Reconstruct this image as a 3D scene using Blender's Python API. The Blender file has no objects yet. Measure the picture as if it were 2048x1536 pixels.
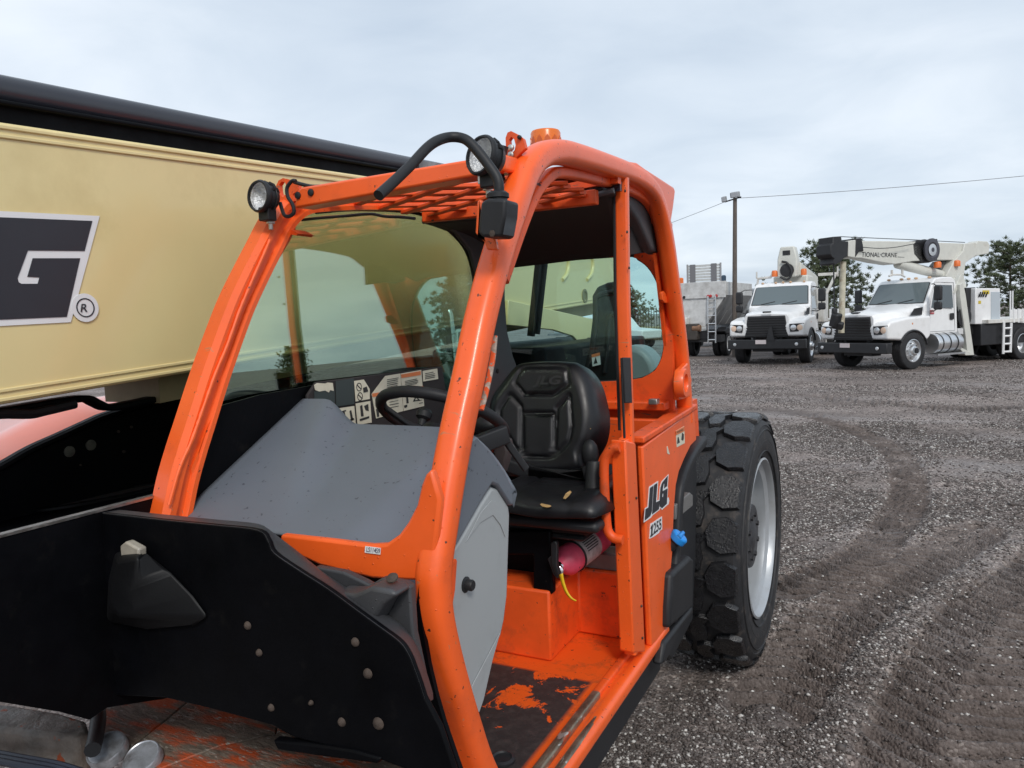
import bpy, bmesh, math, random
import numpy as np
from mathutils import Vector, Matrix, Euler
random.seed(7); rng = np.random.default_rng(11)
S = bpy.context.scene
COL = S.collection
R = math.radians

# ------------------------------------------------------------------ camera
FPX = 1500.0; CAM_Z = 1.88; YAW = R(26.8); PITCH = R(4.88); ROLL = R(2.0)
fw = np.array([-math.sin(YAW)*math.cos(PITCH), math.cos(YAW)*math.cos(PITCH), -math.sin(PITCH)])
_r0 = np.array([math.cos(YAW), math.sin(YAW), 0.0]); _u0 = np.cross(_r0, fw)
rt = _r0*math.cos(ROLL) - _u0*math.sin(ROLL); up = _u0*math.cos(ROLL) + _r0*math.sin(ROLL)
CAMP = np.array([0, 0, CAM_Z])
cd = bpy.data.cameras.new('camera'); cam = bpy.data.objects.new('camera', cd); COL.objects.link(cam)
cd.sensor_width = 36; cd.lens = FPX/2048*36; cd.clip_start = .05; cd.clip_end = 6000
cam.matrix_world = Matrix(((rt[0], up[0], -fw[0], 0), (rt[1], up[1], -fw[1], 0), (rt[2], up[2], -fw[2], CAM_Z), (0, 0, 0, 1)))
S.camera = cam

# ------------------------------------------------------------------ sky, sun, exposure
SUN_EL, SUN_AZ = R(42), R(140)         # soft, high, behind the viewer's right shoulder
W = bpy.data.worlds.new('World'); S.world = W; W.use_nodes = True
nt = W.node_tree; nt.nodes.clear()
def wn(t, **k):
    n = nt.nodes.new(t)
    for a, b in k.items(): setattr(n, a, b)
    return n
out = wn('ShaderNodeOutputWorld'); bg = wn('ShaderNodeBackground'); bg.inputs['Strength'].default_value = 0.1
sky = wn('ShaderNodeTexSky', sky_type='NISHITA', sun_disc=False); sky.sun_elevation = SUN_EL; sky.sun_rotation = SUN_AZ
sky.air_density = 1.0; sky.dust_density = 2.0
tc = wn('ShaderNodeTexCoord'); sx = wn('ShaderNodeSeparateXYZ'); nt.links.new(tc.outputs['Generated'], sx.inputs[0])
def wm(op, a, b=None):
    n = wn('ShaderNodeMath', operation=op)
    for i, v in enumerate((a, b)):
        if v is None: continue
        if isinstance(v, (int, float)): n.inputs[i].default_value = v
        else: nt.links.new(v, n.inputs[i])
    return n.outputs[0]
zz = wm('ADD', wm('MAXIMUM', sx.outputs['Z'], 0.0), 0.16)
cx = wn('ShaderNodeCombineXYZ'); nt.links.new(wm('DIVIDE', sx.outputs['X'], zz), cx.inputs[0]); nt.links.new(wm('DIVIDE', sx.outputs['Y'], zz), cx.inputs[1])
def wnoise(scale, detail, rough, dist=0):
    n = wn('ShaderNodeTexNoise'); n.inputs['Scale'].default_value = scale; n.inputs['Detail'].default_value = detail
    n.inputs['Roughness'].default_value = rough; n.inputs['Distortion'].default_value = dist
    nt.links.new(cx.outputs[0], n.inputs['Vector']); return n.outputs['Fac']
cl = wm('ADD', wm('MULTIPLY', wnoise(0.5, 3, .5, .5), .72), wm('MULTIPLY', wnoise(1.8, 6, .55, .5), .28))
cr = wn('ShaderNodeValToRGB'); nt.links.new(cl, cr.inputs[0])
e = cr.color_ramp.elements
e[0].position = .36; e[0].color = (.47, .555, .66, 1); e[1].position = .64; e[1].color = (.80, .855, .915, 1)
m_ = e = cr.color_ramp.elements.new(.5); m_.color = (.62, .695, .78, 1)
sc = wn('ShaderNodeVectorMath', operation='SCALE'); sc.inputs['Scale'].default_value = 9.5; nt.links.new(cr.outputs[0], sc.inputs[0])
mx = wn('ShaderNodeMix', data_type='RGBA'); mx.inputs['Factor'].default_value = .88
nt.links.new(sky.outputs[0], mx.inputs['A']); nt.links.new(sc.outputs[0], mx.inputs['B'])
nt.links.new(mx.outputs['Result'], bg.inputs['Color']); nt.links.new(bg.outputs[0], out.inputs[0])
sl = bpy.data.lights.new('sun', 'SUN'); sl.energy = 1.4; sl.angle = R(14); sl.color = (1, .96, .9)
so = bpy.data.objects.new('sun', sl); COL.objects.link(so)
so.rotation_euler = (Vector((math.sin(SUN_AZ)*math.cos(SUN_EL), math.cos(SUN_AZ)*math.cos(SUN_EL), math.sin(SUN_EL)))).to_track_quat('Z', 'Y').to_euler()
vs = S.view_settings; vs.view_transform = 'Standard'; vs.look = 'None'; vs.gamma = 1; vs.exposure = 0.38; vs.use_curve_mapping = False
S.cycles.max_bounces = 6; S.cycles.transparent_max_bounces = 16; S.cycles.caustics_reflective = False; S.cycles.caustics_refractive = False
S.cycles.use_denoising = True

# ------------------------------------------------------------------ measuring helpers (photo pixel -> point on a real plane)
def ray(px, py): return fw + rt*(px-1024)/FPX - up*(py-768)/FPX
def PX(px, py, x): d = ray(px, py); return CAMP + d*(x/d[0])
def PY(px, py, y): d = ray(px, py); return CAMP + d*(y/d[1])
def PZ(px, py, z): d = ray(px, py); return CAMP + d*((z-CAM_Z)/d[2])
def PP(px, py, P, n): d = ray(px, py); n = np.array(n, float); return CAMP + d*(((np.array(P)-CAMP) @ n)/(d @ n))
def zoomed(pts, ox, oy, s): return [(ox+a/s, oy+b/s) for a, b in pts]

# ------------------------------------------------------------------ materials
MATS = {}
def mat(name, col, rough=.5, metal=0, var=0.0, vscale=6, bump=0, bscale=60, coat=0, chips=None, drops=0, dirt=None, spec=.5, rvar=0, emit=0, trans=0, stretch=None, scratch=None):
    if name in MATS: return MATS[name]
    m = bpy.data.materials.new(name); m.use_nodes = True; t = m.node_tree; b = t.nodes['Principled BSDF']; L = t.links
    def N(ty, **k):
        n = t.nodes.new(ty)
        for a, v in k.items(): setattr(n, a, v)
        return n
    co = N('ShaderNodeTexCoord').outputs['Object']
    if stretch:
        mp = N('ShaderNodeMapping'); mp.inputs['Scale'].default_value = stretch; L.new(co, mp.inputs[0]); co = mp.outputs[0]
    def noise(s, d=5, r=.6):
        n = N('ShaderNodeTexNoise'); n.inputs['Scale'].default_value = s; n.inputs['Detail'].default_value = d; n.inputs['Roughness'].default_value = r
        L.new(co, n.inputs['Vector']); return n.outputs['Fac']
    def ramp(src, p0, p1):
        n = N('ShaderNodeMapRange'); n.clamp = True
        n.inputs[1].default_value = p0; n.inputs[2].default_value = p1; L.new(src, n.inputs[0]); return n.outputs[0]
    def mix(f, a, c):
        n = N('ShaderNodeMix', data_type='RGBA')
        if isinstance(f, float): n.inputs[0].default_value = f
        else: L.new(f, n.inputs[0])
        for k, v in (('A', a), ('B', c)):
            if isinstance(v, tuple): n.inputs[k].default_value = (*v[:3], 1)
            else: L.new(v, n.inputs[k])
        return n.outputs['Result']
    c = tuple(col)
    b.inputs['Roughness'].default_value = rough; b.inputs['Metallic'].default_value = metal
    b.inputs['Specular IOR Level'].default_value = spec
    if coat: b.inputs['Coat Weight'].default_value = coat; b.inputs['Coat Roughness'].default_value = .12
    cur = c
    if var:
        cur = mix(ramp(noise(vscale), .3, .7), tuple(x*(1-var) for x in c), tuple(min(1, x*(1+var)) for x in c))
    if dirt:                                         # (colour, scale, lo, hi)
        cur = mix(ramp(noise(dirt[1], 8, .65), dirt[2], dirt[3]), cur, dirt[0])
    if scratch:                                      # thin scuffs across the paint
        mp2 = N('ShaderNodeMapping'); mp2.inputs['Scale'].default_value = (9, 140, 60); mp2.inputs['Rotation'].default_value = (.5, .9, .4); L.new(N('ShaderNodeTexCoord').outputs['Object'], mp2.inputs[0])
        n2 = N('ShaderNodeTexNoise'); n2.inputs['Scale'].default_value = 1; n2.inputs['Detail'].default_value = 2; L.new(mp2.outputs[0], n2.inputs['Vector'])
        cur = mix(ramp(n2.outputs['Fac'], .71, .74), cur, scratch)
        cur = mix(ramp(noise(17, 6, .7), .735, .75), cur, tuple(x*.45 for x in scratch))
    if chips:                                        # (colour, scale, lo) small worn flecks
        f = ramp(noise(chips[1], 3, .5), chips[2], chips[2]+.02)
        cur = mix(f, cur, chips[0])
    if not isinstance(cur, tuple): L.new(cur, b.inputs['Base Color'])
    else: b.inputs['Base Color'].default_value = (*c, 1)
    if rvar: 
        r_ = N('ShaderNodeMapRange'); r_.inputs[1].default_value = .3; r_.inputs[2].default_value = .7
        r_.inputs[3].default_value = max(.03, rough-rvar); r_.inputs[4].default_value = min(1, rough+rvar)
        L.new(noise(vscale*1.7), r_.inputs[0]); L.new(r_.outputs[0], b.inputs['Roughness'])
    nrm = None
    if bump:
        bn = N('ShaderNodeBump'); bn.inputs['Strength'].default_value = bump; bn.inputs['Distance'].default_value = .01
        L.new(noise(bscale, 4), bn.inputs['Height']); nrm = bn.outputs[0]
    if drops:                                        # rain drops standing on the paint
        v = N('ShaderNodeTexVoronoi'); v.inputs['Scale'].default_value = drops; L.new(co, v.inputs['Vector'])
        h = N('ShaderNodeMapRange'); h.interpolation_type = 'SMOOTHSTEP'; h.inputs[1].default_value = .05; h.inputs[2].default_value = .22; h.inputs[3].default_value = 1; h.inputs[4].default_value = 0
        L.new(v.outputs['Distance'], h.inputs[0])
        g = N('ShaderNodeMath', operation='MULTIPLY'); L.new(h.outputs[0], g.inputs[0])
        sep = N('ShaderNodeSeparateColor'); L.new(v.outputs['Color'], sep.inputs[0])
        L.new(ramp(sep.outputs[0], .72, .76), g.inputs[1])
        bn = N('ShaderNodeBump'); bn.inputs['Strength'].default_value = .55; bn.inputs['Distance'].default_value = .004
        L.new(g.outputs[0], bn.inputs['Height'])
        if nrm: L.new(nrm, bn.inputs['Normal'])
        nrm = bn.outputs[0]
    if nrm: L.new(nrm, b.inputs['Normal'])
    if emit: b.inputs['Emission Color'].default_value = (*c, 1); b.inputs['Emission Strength'].default_value = emit
    if trans: b.inputs['Transmission Weight'].default_value = trans
    MATS[name] = m; return m
def glass(name, tint, ior=1.9, rough=.0, refl=(1, 1, 1)):
    if name in MATS: return MATS[name]
    m = bpy.data.materials.new(name); m.use_nodes = True; t = m.node_tree; t.nodes.clear()
    o = t.nodes.new('ShaderNodeOutputMaterial'); mx = t.nodes.new('ShaderNodeMixShader'); lw = t.nodes.new('ShaderNodeLayerWeight'); lw.inputs['Blend'].default_value = .5; f0 = ((ior-1)/(ior+1))**2
    pw = t.nodes.new('ShaderNodeMath'); pw.operation = 'POWER'; pw.inputs[1].default_value = 5; t.links.new(lw.outputs['Facing'], pw.inputs[0])
    fr = t.nodes.new('ShaderNodeMath'); fr.operation = 'MULTIPLY_ADD'; fr.inputs[1].default_value = 1-f0; fr.inputs[2].default_value = f0; t.links.new(pw.outputs[0], fr.inputs[0])
    tr = t.nodes.new('ShaderNodeBsdfTransparent'); gl = t.nodes.new('ShaderNodeBsdfGlossy')
    tr.inputs['Color'].default_value = (*tint, 1); gl.inputs['Roughness'].default_value = rough; gl.inputs['Color'].default_value = (*refl, 1)
    t.links.new(fr.outputs[0], mx.inputs[0]); t.links.new(tr.outputs[0], mx.inputs[1]); t.links.new(gl.outputs[0], mx.inputs[2]); t.links.new(mx.outputs[0], o.inputs[0])
    MATS[name] = m; return m
OR = (.90, .120, .016)
ORANGE = mat('orange_paint', OR, .38, var=.09, vscale=4, coat=.25, dirt=((.60, .085, .02), 6, .55, .85), scratch=(.62, .17, .07), chips=((.09, .03, .018), 60, .705), drops=95, bump=.02, bscale=240)
ORANGE2 = mat('orange_paint_worn', (.80, .095, .012), .48, var=.12, vscale=7, chips=((.06, .025, .02), 38, .69), dirt=((.34, .06, .02), 9, .52, .8), scratch=(.30, .10, .05), bump=.05, bscale=90)
BLACKP = mat('black_chassis_paint', (.0020, .0022, .0032), .5, var=.3, vscale=9, dirt=((.010, .0095, .009), 14, .6, .85), chips=((.03, .027, .025), 34, .76), bump=.05, bscale=120, rvar=.1, spec=.10)
BPLAS = mat('black_plastic', (.014, .0148, .017), .52, var=.2, vscale=8, bump=.06, bscale=420, dirt=((.04, .039, .037), 11, .6, .85), spec=.4)
BPLASW = mat('black_plastic_wet_lit', (.046, .047, .051), .45, var=.2, vscale=8, bump=.08, bscale=300, drops=120)  # rain drops as bump; greyer base paints the lit mudguard lip into the colour
RUBBER = mat('tyre_rubber', (.015, .015, .017), .62, var=.35, vscale=13, dirt=((.085, .070, .060), 16, .54, .74), bump=.25, bscale=160)
RUBBERW = mat('tyre_rubber_wet', (.013, .013, .015), .30, var=.3, vscale=18, dirt=((.035, .034, .033), 22, .55, .8), bump=.45, bscale=110, rvar=.16)
VINYL = mat('seat_vinyl', (.007, .0072, .009), .42, var=.2, vscale=12, bump=.05, bscale=350, rvar=.08)
FOAM = mat('seat_foam', (.42, .27, .11), .9, var=.35, vscale=60, bump=.6, bscale=140)
BEIGE = mat('beige_paint', (.76, .63, .31), .40, dirt=((.58, .45, .19), 2.4, .58, .9), var=.035, vscale=3, coat=.45, chips=((.20, .14, .06), 26, .80), bump=.01, bscale=60)
WHITE = mat('white_paint', (.80, .80, .80), .38, var=.03, coat=.3, dirt=((.55, .54, .51), 1.6, .56, .85))
WHITED = mat('white_paint_dirty', (.66, .65, .62), .5, var=.1, dirt=((.36, .32, .27), 3, .5, .8))
DECALW = mat('decal_white', (.78, .79, .80), .4, var=.03); DECALB = mat('decal_black', (.022, .024, .032), .42, var=.15, vscale=3)
STEEL = mat('bare_steel', (.42, .40, .37), .34, metal=1, var=.25, vscale=30, dirt=((.18, .13, .09), 12, .5, .75), bump=.2, bscale=90)
ZINC = mat('zinc_bolt', (.52, .51, .48), .38, metal=1, var=.2, vscale=40)
RUST = mat('rusty_bolt', (.060, .043, .034), .8, var=.4, vscale=50, bump=.3, bscale=120)
SILVER = mat('silver_rim_paint', (.44, .46, .48), .36, metal=.4, var=.06, dirt=((.36, .35, .34), 7, .55, .8))
COWL = mat('grey_blue_plastic', (.128, .147, .174), .42, var=.05, vscale=3, chips=((.055, .063, .078), 75, .682), bump=.03, bscale=500)
PANELG = mat('light_grey_plastic', (.335, .355, .362), .5, var=.04, vscale=3, bump=.03, bscale=400, dirt=((.24, .25, .25), 5, .55, .85))
TRAY = mat('dark_grey_plastic', (.15, .145, .14), .55, var=.12, bump=.1, bscale=300)
LINER = mat('dark_headliner', (.026, .022, .023), .85, bump=.05, bscale=300)
TRIM = mat('grey_trim', (.075, .078, .085), .6, bump=.05, bscale=300)
NAVY = mat('dark_roof_glass', (.008, .010, .018), .25)
MUD = mat('grimy_casting', (.20, .165, .14), .6, var=.4, vscale=14, dirt=((.26, .24, .22), 9, .48, .7), chips=((.35, .07, .02), 16, .66), bump=.5, bscale=40, rvar=.2)
WOOD = mat('weathered_painted_board', (.165, .130, .100), .5, var=.5, vscale=30, dirt=((.46, .075, .018), 5, .50, .60), chips=((.34, .31, .27), 40, .63), bump=.5, bscale=50, stretch=(1, 3.5, 1), rvar=.15)
CHROME = mat('chrome', (.75, .76, .78), .12, metal=1)
BLUECAP = mat('blue_cap_plastic', (.012, .26, .75), .4, var=.1)
PINK = mat('faded_red_paint', (.78, .095, .175), .42, var=.12, vscale=30, chips=((.2, .02, .05), 70, .72))
LABELW = mat('worn_paper_label', (.50, .49, .48), .5, var=.25, vscale=60)
YELLOW = mat('yellow_tag', (.80, .52, .01), .5)
AMBER = mat('amber_lens', (.85, .20, .02), .25, trans=.15); AMBERD = mat('amber_lens_inner', (.55, .11, .015), .3)
RED = mat('red_lens', (.45, .03, .03), .3)
WARN = mat('warning_orange_print', (.66, .20, .07), .5); STICK = mat('cream_sticker', (.66, .63, .50), .5, var=.08, vscale=30); INK = mat('black_print', (.03, .03, .03), .6)
DARKPANEL = mat('dark_green_grey_panel', (.038, .052, .052), .45)
GLASS_SIDE = glass('tinted_side_glass', (.80, .885, .76), 3.0, refl=(.80, .97, .88))
GLASS_REAR = glass('tinted_rear_glass', (.74, .90, .88), 1.5)
GLASS_TRUCK = glass('dark_truck_glass', (.10, .12, .125), 1.7)
TGRAY = mat('sander_silver', (.60, .60, .59), .45, metal=.1, var=.12, dirt=((.30, .28, .26), 2.2, .45, .8))
TGRAYD = mat('sander_dark_grey', (.20, .20, .20), .5, var=.2, dirt=((.12, .11, .10), 3, .45, .8))
CRANEW = mat('crane_cream_white', (.60, .60, .55), .45, var=.06, dirt=((.36, .31, .24), 3, .58, .9))
BARK = mat('bark', (.075, .055, .042), .9, var=.3, vscale=20, bump=.5, bscale=20)
POLEW = mat('weathered_pole_wood', (.115, .095, .082), .85, var=.3, vscale=4, bump=.4, bscale=20, stretch=(8, 8, 1))
def needle_mat(name, c):
    m = mat(name, c, .75, var=.45, vscale=1.6); return m
NEEDLE = needle_mat('pine_needles', (.090, .112, .055))

# ------------------------------------------------------------------ mesh helpers
def crs(path, n=6):
    """smooth a polyline (Catmull-Rom)"""
    p = [np.array(q, float) for q in path]; p = [2*p[0]-p[1]] + p + [2*p[-1]-p[-2]]; o = []
    for i in range(1, len(p)-2):
        for k in range(n):
            t = k/n; a, b, c, d = p[i-1:i+3]
            o.append(.5*((2*b)+(-a+c)*t+(2*a-5*b+4*c-d)*t*t+(-a+3*b-3*c+d)*t**3))
    o.append(p[-2]); return o
def rrect(w, h, r, n=4):
    """rounded rectangle profile, w along A, h along B"""
    o = []
    for sx_, sy_, a0 in ((1, 1, 0), (-1, 1, 90), (-1, -1, 180), (1, -1, 270)):
        for k in range(n+1):
            a = R(a0+90*k/n); o.append((sx_*(w/2-r)+r*math.cos(a), sy_*(h/2-r)+r*math.sin(a)))
    return o
class MB:
    def __init__(s): s.v = []; s.f = []
    def add(s, v, f):
        k = len(s.v); s.v += [tuple(map(float, q)) for q in v]; s.f += [tuple(i+k for i in q) for q in f]; return s
    def box(s, x0, x1, y0, y1, z0, z1):
        return s.add([(x, y, z) for z in (z0, z1) for y in (y0, y1) for x in (x0, x1)],
                     [(0, 2, 3, 1), (4, 5, 7, 6), (0, 1, 5, 4), (2, 6, 7, 3), (0, 4, 6, 2), (1, 3, 7, 5)])
    def obox(s, c, size, rot=(0, 0, 0)):
        m = Euler(rot).to_matrix(); h = [q/2 for q in size]
        vs = [Vector(c)+m @ Vector((x*h[0], y*h[1], z*h[2])) for z in (-1, 1) for y in (-1, 1) for x in (-1, 1)]
        return s.add(vs, [(0, 2, 3, 1), (4, 5, 7, 6), (0, 1, 5, 4), (2, 6, 7, 3), (0, 4, 6, 2), (1, 3, 7, 5)])
    def prism(s, pts, vec):
        n = len(pts); a = [np.array(p, float) for p in pts]; b = [p+np.array(vec, float) for p in a]
        return s.add(a+b, [tuple(range(n))[::-1], tuple(range(n, 2*n))]+[(i, (i+1) % n, n+(i+1) % n, n+i) for i in range(n)])
    def loft(s, loops, cap=True, closed=True):
        n = len(loops[0]); v = [p for l in loops for p in l]; f = []
        for j in range(len(loops)-1):
            for i in range(n if closed else n-1):
                f.append((j*n+i, j*n+(i+1) % n, (j+1)*n+(i+1) % n, (j+1)*n+i))
        if cap and closed: f += [tuple(range(n))[::-1], tuple(range((len(loops)-1)*n, len(loops)*n))]
        return s.add(v, f)
    def sweep(s, path, prof, A=(1, 0, 0), scale=None):
        p = [np.array(q, float) for q in path]; loops = []; A = np.array(A, float)
        for i, q in enumerate(p):
            t = p[min(i+1, len(p)-1)]-p[max(i-1, 0)]; t /= np.linalg.norm(t)
            a = A-t*(A @ t); a /= np.linalg.norm(a); b = np.cross(t, a); k = scale[i] if scale is not None else 1
            loops.append([q+a*u*k+b*w*k for u, w in prof])
        return s.loft(loops)
    def tube(s, path, r, n=10):
        p = [np.array(q, float) for q in path]; t = p[1]-p[0]; t = t/np.linalg.norm(t)
        a = np.cross(t, (0, 0, 1) if abs(t[2]) < .9 else (1, 0, 0)); a /= np.linalg.norm(a); loops = []
        for i, q in enumerate(p):
            t = p[min(i+1, len(p)-1)]-p[max(i-1, 0)]; t /= np.linalg.norm(t); a = a-t*(a @ t); a /= np.linalg.norm(a); b = np.cross(t, a)
            rr = r[i] if hasattr(r, '__len__') else r
            loops.append([q+rr*(a*math.cos(2*math.pi*k/n)+b*math.sin(2*math.pi*k/n)) for k in range(n)])
        return s.loft(loops)
    def cyl(s, p0, p1, r0, r1=None, n=16): return s.tube([p0, p1], [r0, r0 if r1 is None else r1], n)
    def lathe(s, c, axis, prof, n=32, closed=False, caps=3):
        """prof: (radius, distance along axis)"""
        ax = np.array(axis, float); ax /= np.linalg.norm(ax); a = np.cross(ax, (0, 0, 1) if abs(ax[2]) < .9 else (1, 0, 0)); a /= np.linalg.norm(a); b = np.cross(ax, a)
        c = np.array(c, float); loops = [[c+ax*h+max(r, 1e-4)*(a*math.cos(2*math.pi*k/n)+b*math.sin(2*math.pi*k/n)) for k in range(n)] for r, h in prof]
        if closed: loops.append(loops[0])
        k0 = len(s.f); s.loft(loops, cap=not closed)
        if not closed:                      # caps: 1 keeps the first end, 2 the last, 3 both
            if not caps & 2: s.f.pop(-1)
            if not caps & 1: s.f.pop(-1 if not caps & 2 else -2)
        return s
    def grid(s, rows):
        m = len(rows[0]); return s.add([p for r in rows for p in r], [(j*m+i, j*m+i+1, (j+1)*m+i+1, (j+1)*m+i) for j in range(len(rows)-1) for i in range(m-1)])
    def ball(s, c, r, n=12, m=8):
        rx = r if hasattr(r, '__len__') else (r, r, r); c = np.array(c, float)
        loops = [[c+np.array((rx[0]*math.sin(t)*math.cos(2*math.pi*k/n), rx[1]*math.sin(t)*math.sin(2*math.pi*k/n), rx[2]*math.cos(t))) for k in range(n)] for t in np.linspace(.05, math.pi-.05, m)]
        return s.loft(loops)
    def build(s, name, material, parent=None, bevel=0, solid=0, smooth=True, angle=38, seg=2, recalc=True, subsurf=0):
        me = bpy.data.meshes.new(name); me.from_pydata(s.v, [], s.f)
        if recalc:
            bm = bmesh.new(); bm.from_mesh(me); bmesh.ops.recalc_face_normals(bm, faces=bm.faces); bm.to_mesh(me); bm.free()
        return link(name, me, material, parent, bevel, solid, smooth, angle, seg, subsurf)
def link(name, me, material, parent=None, bevel=0, solid=0, smooth=True, angle=38, seg=2, subsurf=0):
    if material and not me.materials: me.materials.append(material)
    if smooth:
        me.polygons.foreach_set('use_smooth', [True]*len(me.polygons)); me.set_sharp_from_angle(angle=R(angle))
    o = bpy.data.objects.new(name, me); COL.objects.link(o)
    if parent: attach(o, parent)
    if subsurf: d = o.modifiers.new('subsurf', 'SUBSURF'); d.levels = d.render_levels = subsurf
    if solid: d = o.modifiers.new('solidify', 'SOLIDIFY'); d.thickness = solid; d.offset = 0
    if bevel: d = o.modifiers.new('bevel', 'BEVEL'); d.width = bevel; d.segments = seg; d.limit_method = 'ANGLE'; d.angle_limit = R(35)
    return o
def world_of(o):
    m = o.matrix_basis.copy()
    return world_of(o.parent) @ o.matrix_parent_inverse @ m if o.parent else m
def attach(o, parent):                     # keep the mesh's world coordinates under a moved parent
    o.parent = parent; o.matrix_parent_inverse = world_of(parent).inverted()
def thing(name, label, cat, loc=(0, 0, 0), rz=0, group=None):
    o = bpy.data.objects.new(name, None); COL.objects.link(o); o.location = loc; o.rotation_euler = (0, 0, rz); o.empty_display_size = .3
    return tag(o, label, cat, group)
def tag(o, label=None, cat=None, group=None, kind=None):
    for k, v in (('label', label), ('category', cat), ('group', group), ('kind', kind)):
        if v: o[k] = v
    return o
def child_local(o, parent):                # mesh was built in the parent's own coordinates
    o.parent = parent; return o
def copy_tree(o, parent=None):
    c = o.copy(); COL.objects.link(c)
    if parent: c.parent = parent
    for ch in list(o.children): copy_tree(ch, c)
    return c
_txt = {}
def text_geo(s, bold=0.0):
    if (s, bold) in _txt: return _txt[(s, bold)]
    c = bpy.data.curves.new('lettering', 'FONT'); c.body = s; c.offset = bold; c.resolution_u = 3
    o = bpy.data.objects.new('lettering', c); me = o.to_mesh()
    v = np.array([q.co[:2] for q in me.vertices]); f = [tuple(p.vertices) for p in me.polygons]
    o.to_mesh_clear(); bpy.data.objects.remove(o); bpy.data.curves.remove(c)
    v = (v-v.min(0))/(v.max(0)-v.min(0)); _txt[(s, bold)] = (v, f); return v, f
def text_on(name, s, quad, material, parent, lift=(0, 0, 0), bold=0.0):
    """flat lettering filling a quad (bottom-left, bottom-right, top-right, top-left)"""
    v, f = text_geo(s, bold); q = [np.array(p, float)+np.array(lift, float) for p in quad]
    pts = [q[0]*(1-a)*(1-b)+q[1]*a*(1-b)+q[2]*a*b+q[3]*(1-a)*b for a, b in v]
    m = MB(); m.add(pts, f); return m.build(name, material, parent, smooth=False, recalc=False)
def plate(name, pts, vec, material, parent, bevel=0, **k):
    m = MB(); m.prism(pts, vec); return m.build(name, material, parent, bevel=bevel, **k)
def resample(loop, n):
    p = np.array(loop+[loop[0]], float); d = np.r_[0, np.cumsum(np.linalg.norm(np.diff(p, axis=0), axis=1))]
    t = np.linspace(0, d[-1], n, endpoint=False); return np.stack([np.interp(t, d, p[:, k]) for k in range(p.shape[1])], 1)
def holed(name, outer, inner, vec, material, parent, n=72, **k):
    """plate with one window: both loops given as 3-D points, same sense; matched by angle about the window's middle"""
    c = np.mean(inner, 0); o = resample(list(outer), 400); i_ = resample(list(inner), 400); ext = np.ptp(np.array(outer), axis=0); ax = list(np.argsort(ext)[::-1][:2])
    def byang(q):
        a = np.arctan2(q[:, ax[1]]-c[ax[1]], q[:, ax[0]]-c[ax[0]]); s_ = np.argsort(a); return a[s_], q[s_]
    th = np.linspace(-math.pi, math.pi, n, endpoint=False)
    corners = [math.atan2(p[ax[1]]-c[ax[1]], p[ax[0]]-c[ax[0]]) for p in outer]; th = np.sort(np.r_[th, corners])
    L = []
    for q in (o, i_):
        a, p = byang(q); L.append(np.stack([np.interp(th, np.r_[a-2*math.pi, a, a+2*math.pi], np.r_[p[:, j], p[:, j], p[:, j]]) for j in range(3)], 1))
    L[0] = np.array(L[0]); vec = np.array(vec, float)
    m = MB(); m.loft([L[0], L[1], L[1]+vec, L[0]+vec, L[0]], cap=False); return m.build(name, material, parent, **k)
def vnoise(x, y, seed=0):
    """numpy value noise"""
    r = np.random.default_rng(seed); T = r.random((256, 256)); xi = np.floor(x).astype(int); yi = np.floor(y).astype(int); fx = x-xi; fy = y-yi
    fx = fx*fx*(3-2*fx); fy = fy*fy*(3-2*fy); g = lambda a, b: T[a & 255, b & 255]
    return (g(xi, yi)*(1-fx)+g(xi+1, yi)*fx)*(1-fy)+(g(xi, yi+1)*(1-fx)+g(xi+1, yi+1)*fx)*fy
# ================================================================== GROUND
def axis_steps(segs):
    o = [segs[0][0]]
    for a, b, st in segs:
        n = max(1, int(round((b-a)/st))); o += list(np.linspace(a, b, n+1)[1:])
    return np.array(o)
gx = axis_steps([(-2500, -300, 550), (-300, -60, 40), (-60, -14, 4), (-14, -3, .5), (-3, -1.3, .1), (-1.3, 3.2, .02), (3.2, 8, .05), (8, 14, .5), (14, 60, 4), (60, 300, 40), (300, 2500, 550)])
gy = axis_steps([(-300, -30, 45), (-30, 0, 3), (0, 2.6, .1), (2.6, 6.5, .0165), (6.5, 14, .035), (14, 34, .25), (34, 80, 3), (80, 300, 40), (300, 4000, 600)])
GX, GY = np.meshgrid(gx, gy)
near = np.clip((GX+1.8)/.6, 0, 1)*np.clip((14-GX)/6, 0, 1)*np.clip((GY-1.6)/.8, 0, 1)*np.clip((34-GY)/16, 0, 1)
LASTM = [None]
def track(px, wide, depth, pitch, skew=.0):
    P = np.array(crs([PZ(a, b, 0)[:2] for a, b in px], 10)); best = np.full(GX.shape, 9.); arc = np.zeros(GX.shape); side = np.zeros(GX.shape); L = 0
    for a, b in zip(P[:-1], P[1:]):
        d = b-a; l = np.linalg.norm(d); d = d/l; u = np.clip((GX-a[0])*d[0]+(GY-a[1])*d[1], 0, l)
        ex = GX-a[0]-u*d[0]; ey = GY-a[1]-u*d[1]; r = np.hypot(ex, ey); k = r < best
        best[k] = r[k]; arc[k] = (L+u)[k]; side[k] = (ex*d[1]-ey*d[0])[k]; L += l
    m = np.clip((wide-best)/.06, 0, 1); m = m*m*(3-2*m)
    ridge = np.sin((arc+skew*np.abs(side)+.03*vnoise(GX*9, GY*9, 3))*2*math.pi/pitch); ridge = np.sign(ridge)*np.abs(ridge)**.6
    LASTM[0] = m
    return m*(-depth*1.2+.036*ridge*(0.6+.8*vnoise(GX*3, GY*3, 5)))+.02*np.exp(-((best-wide-.05)/.07)**2)*vnoise(GX*7, GY*7, 9)
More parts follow.
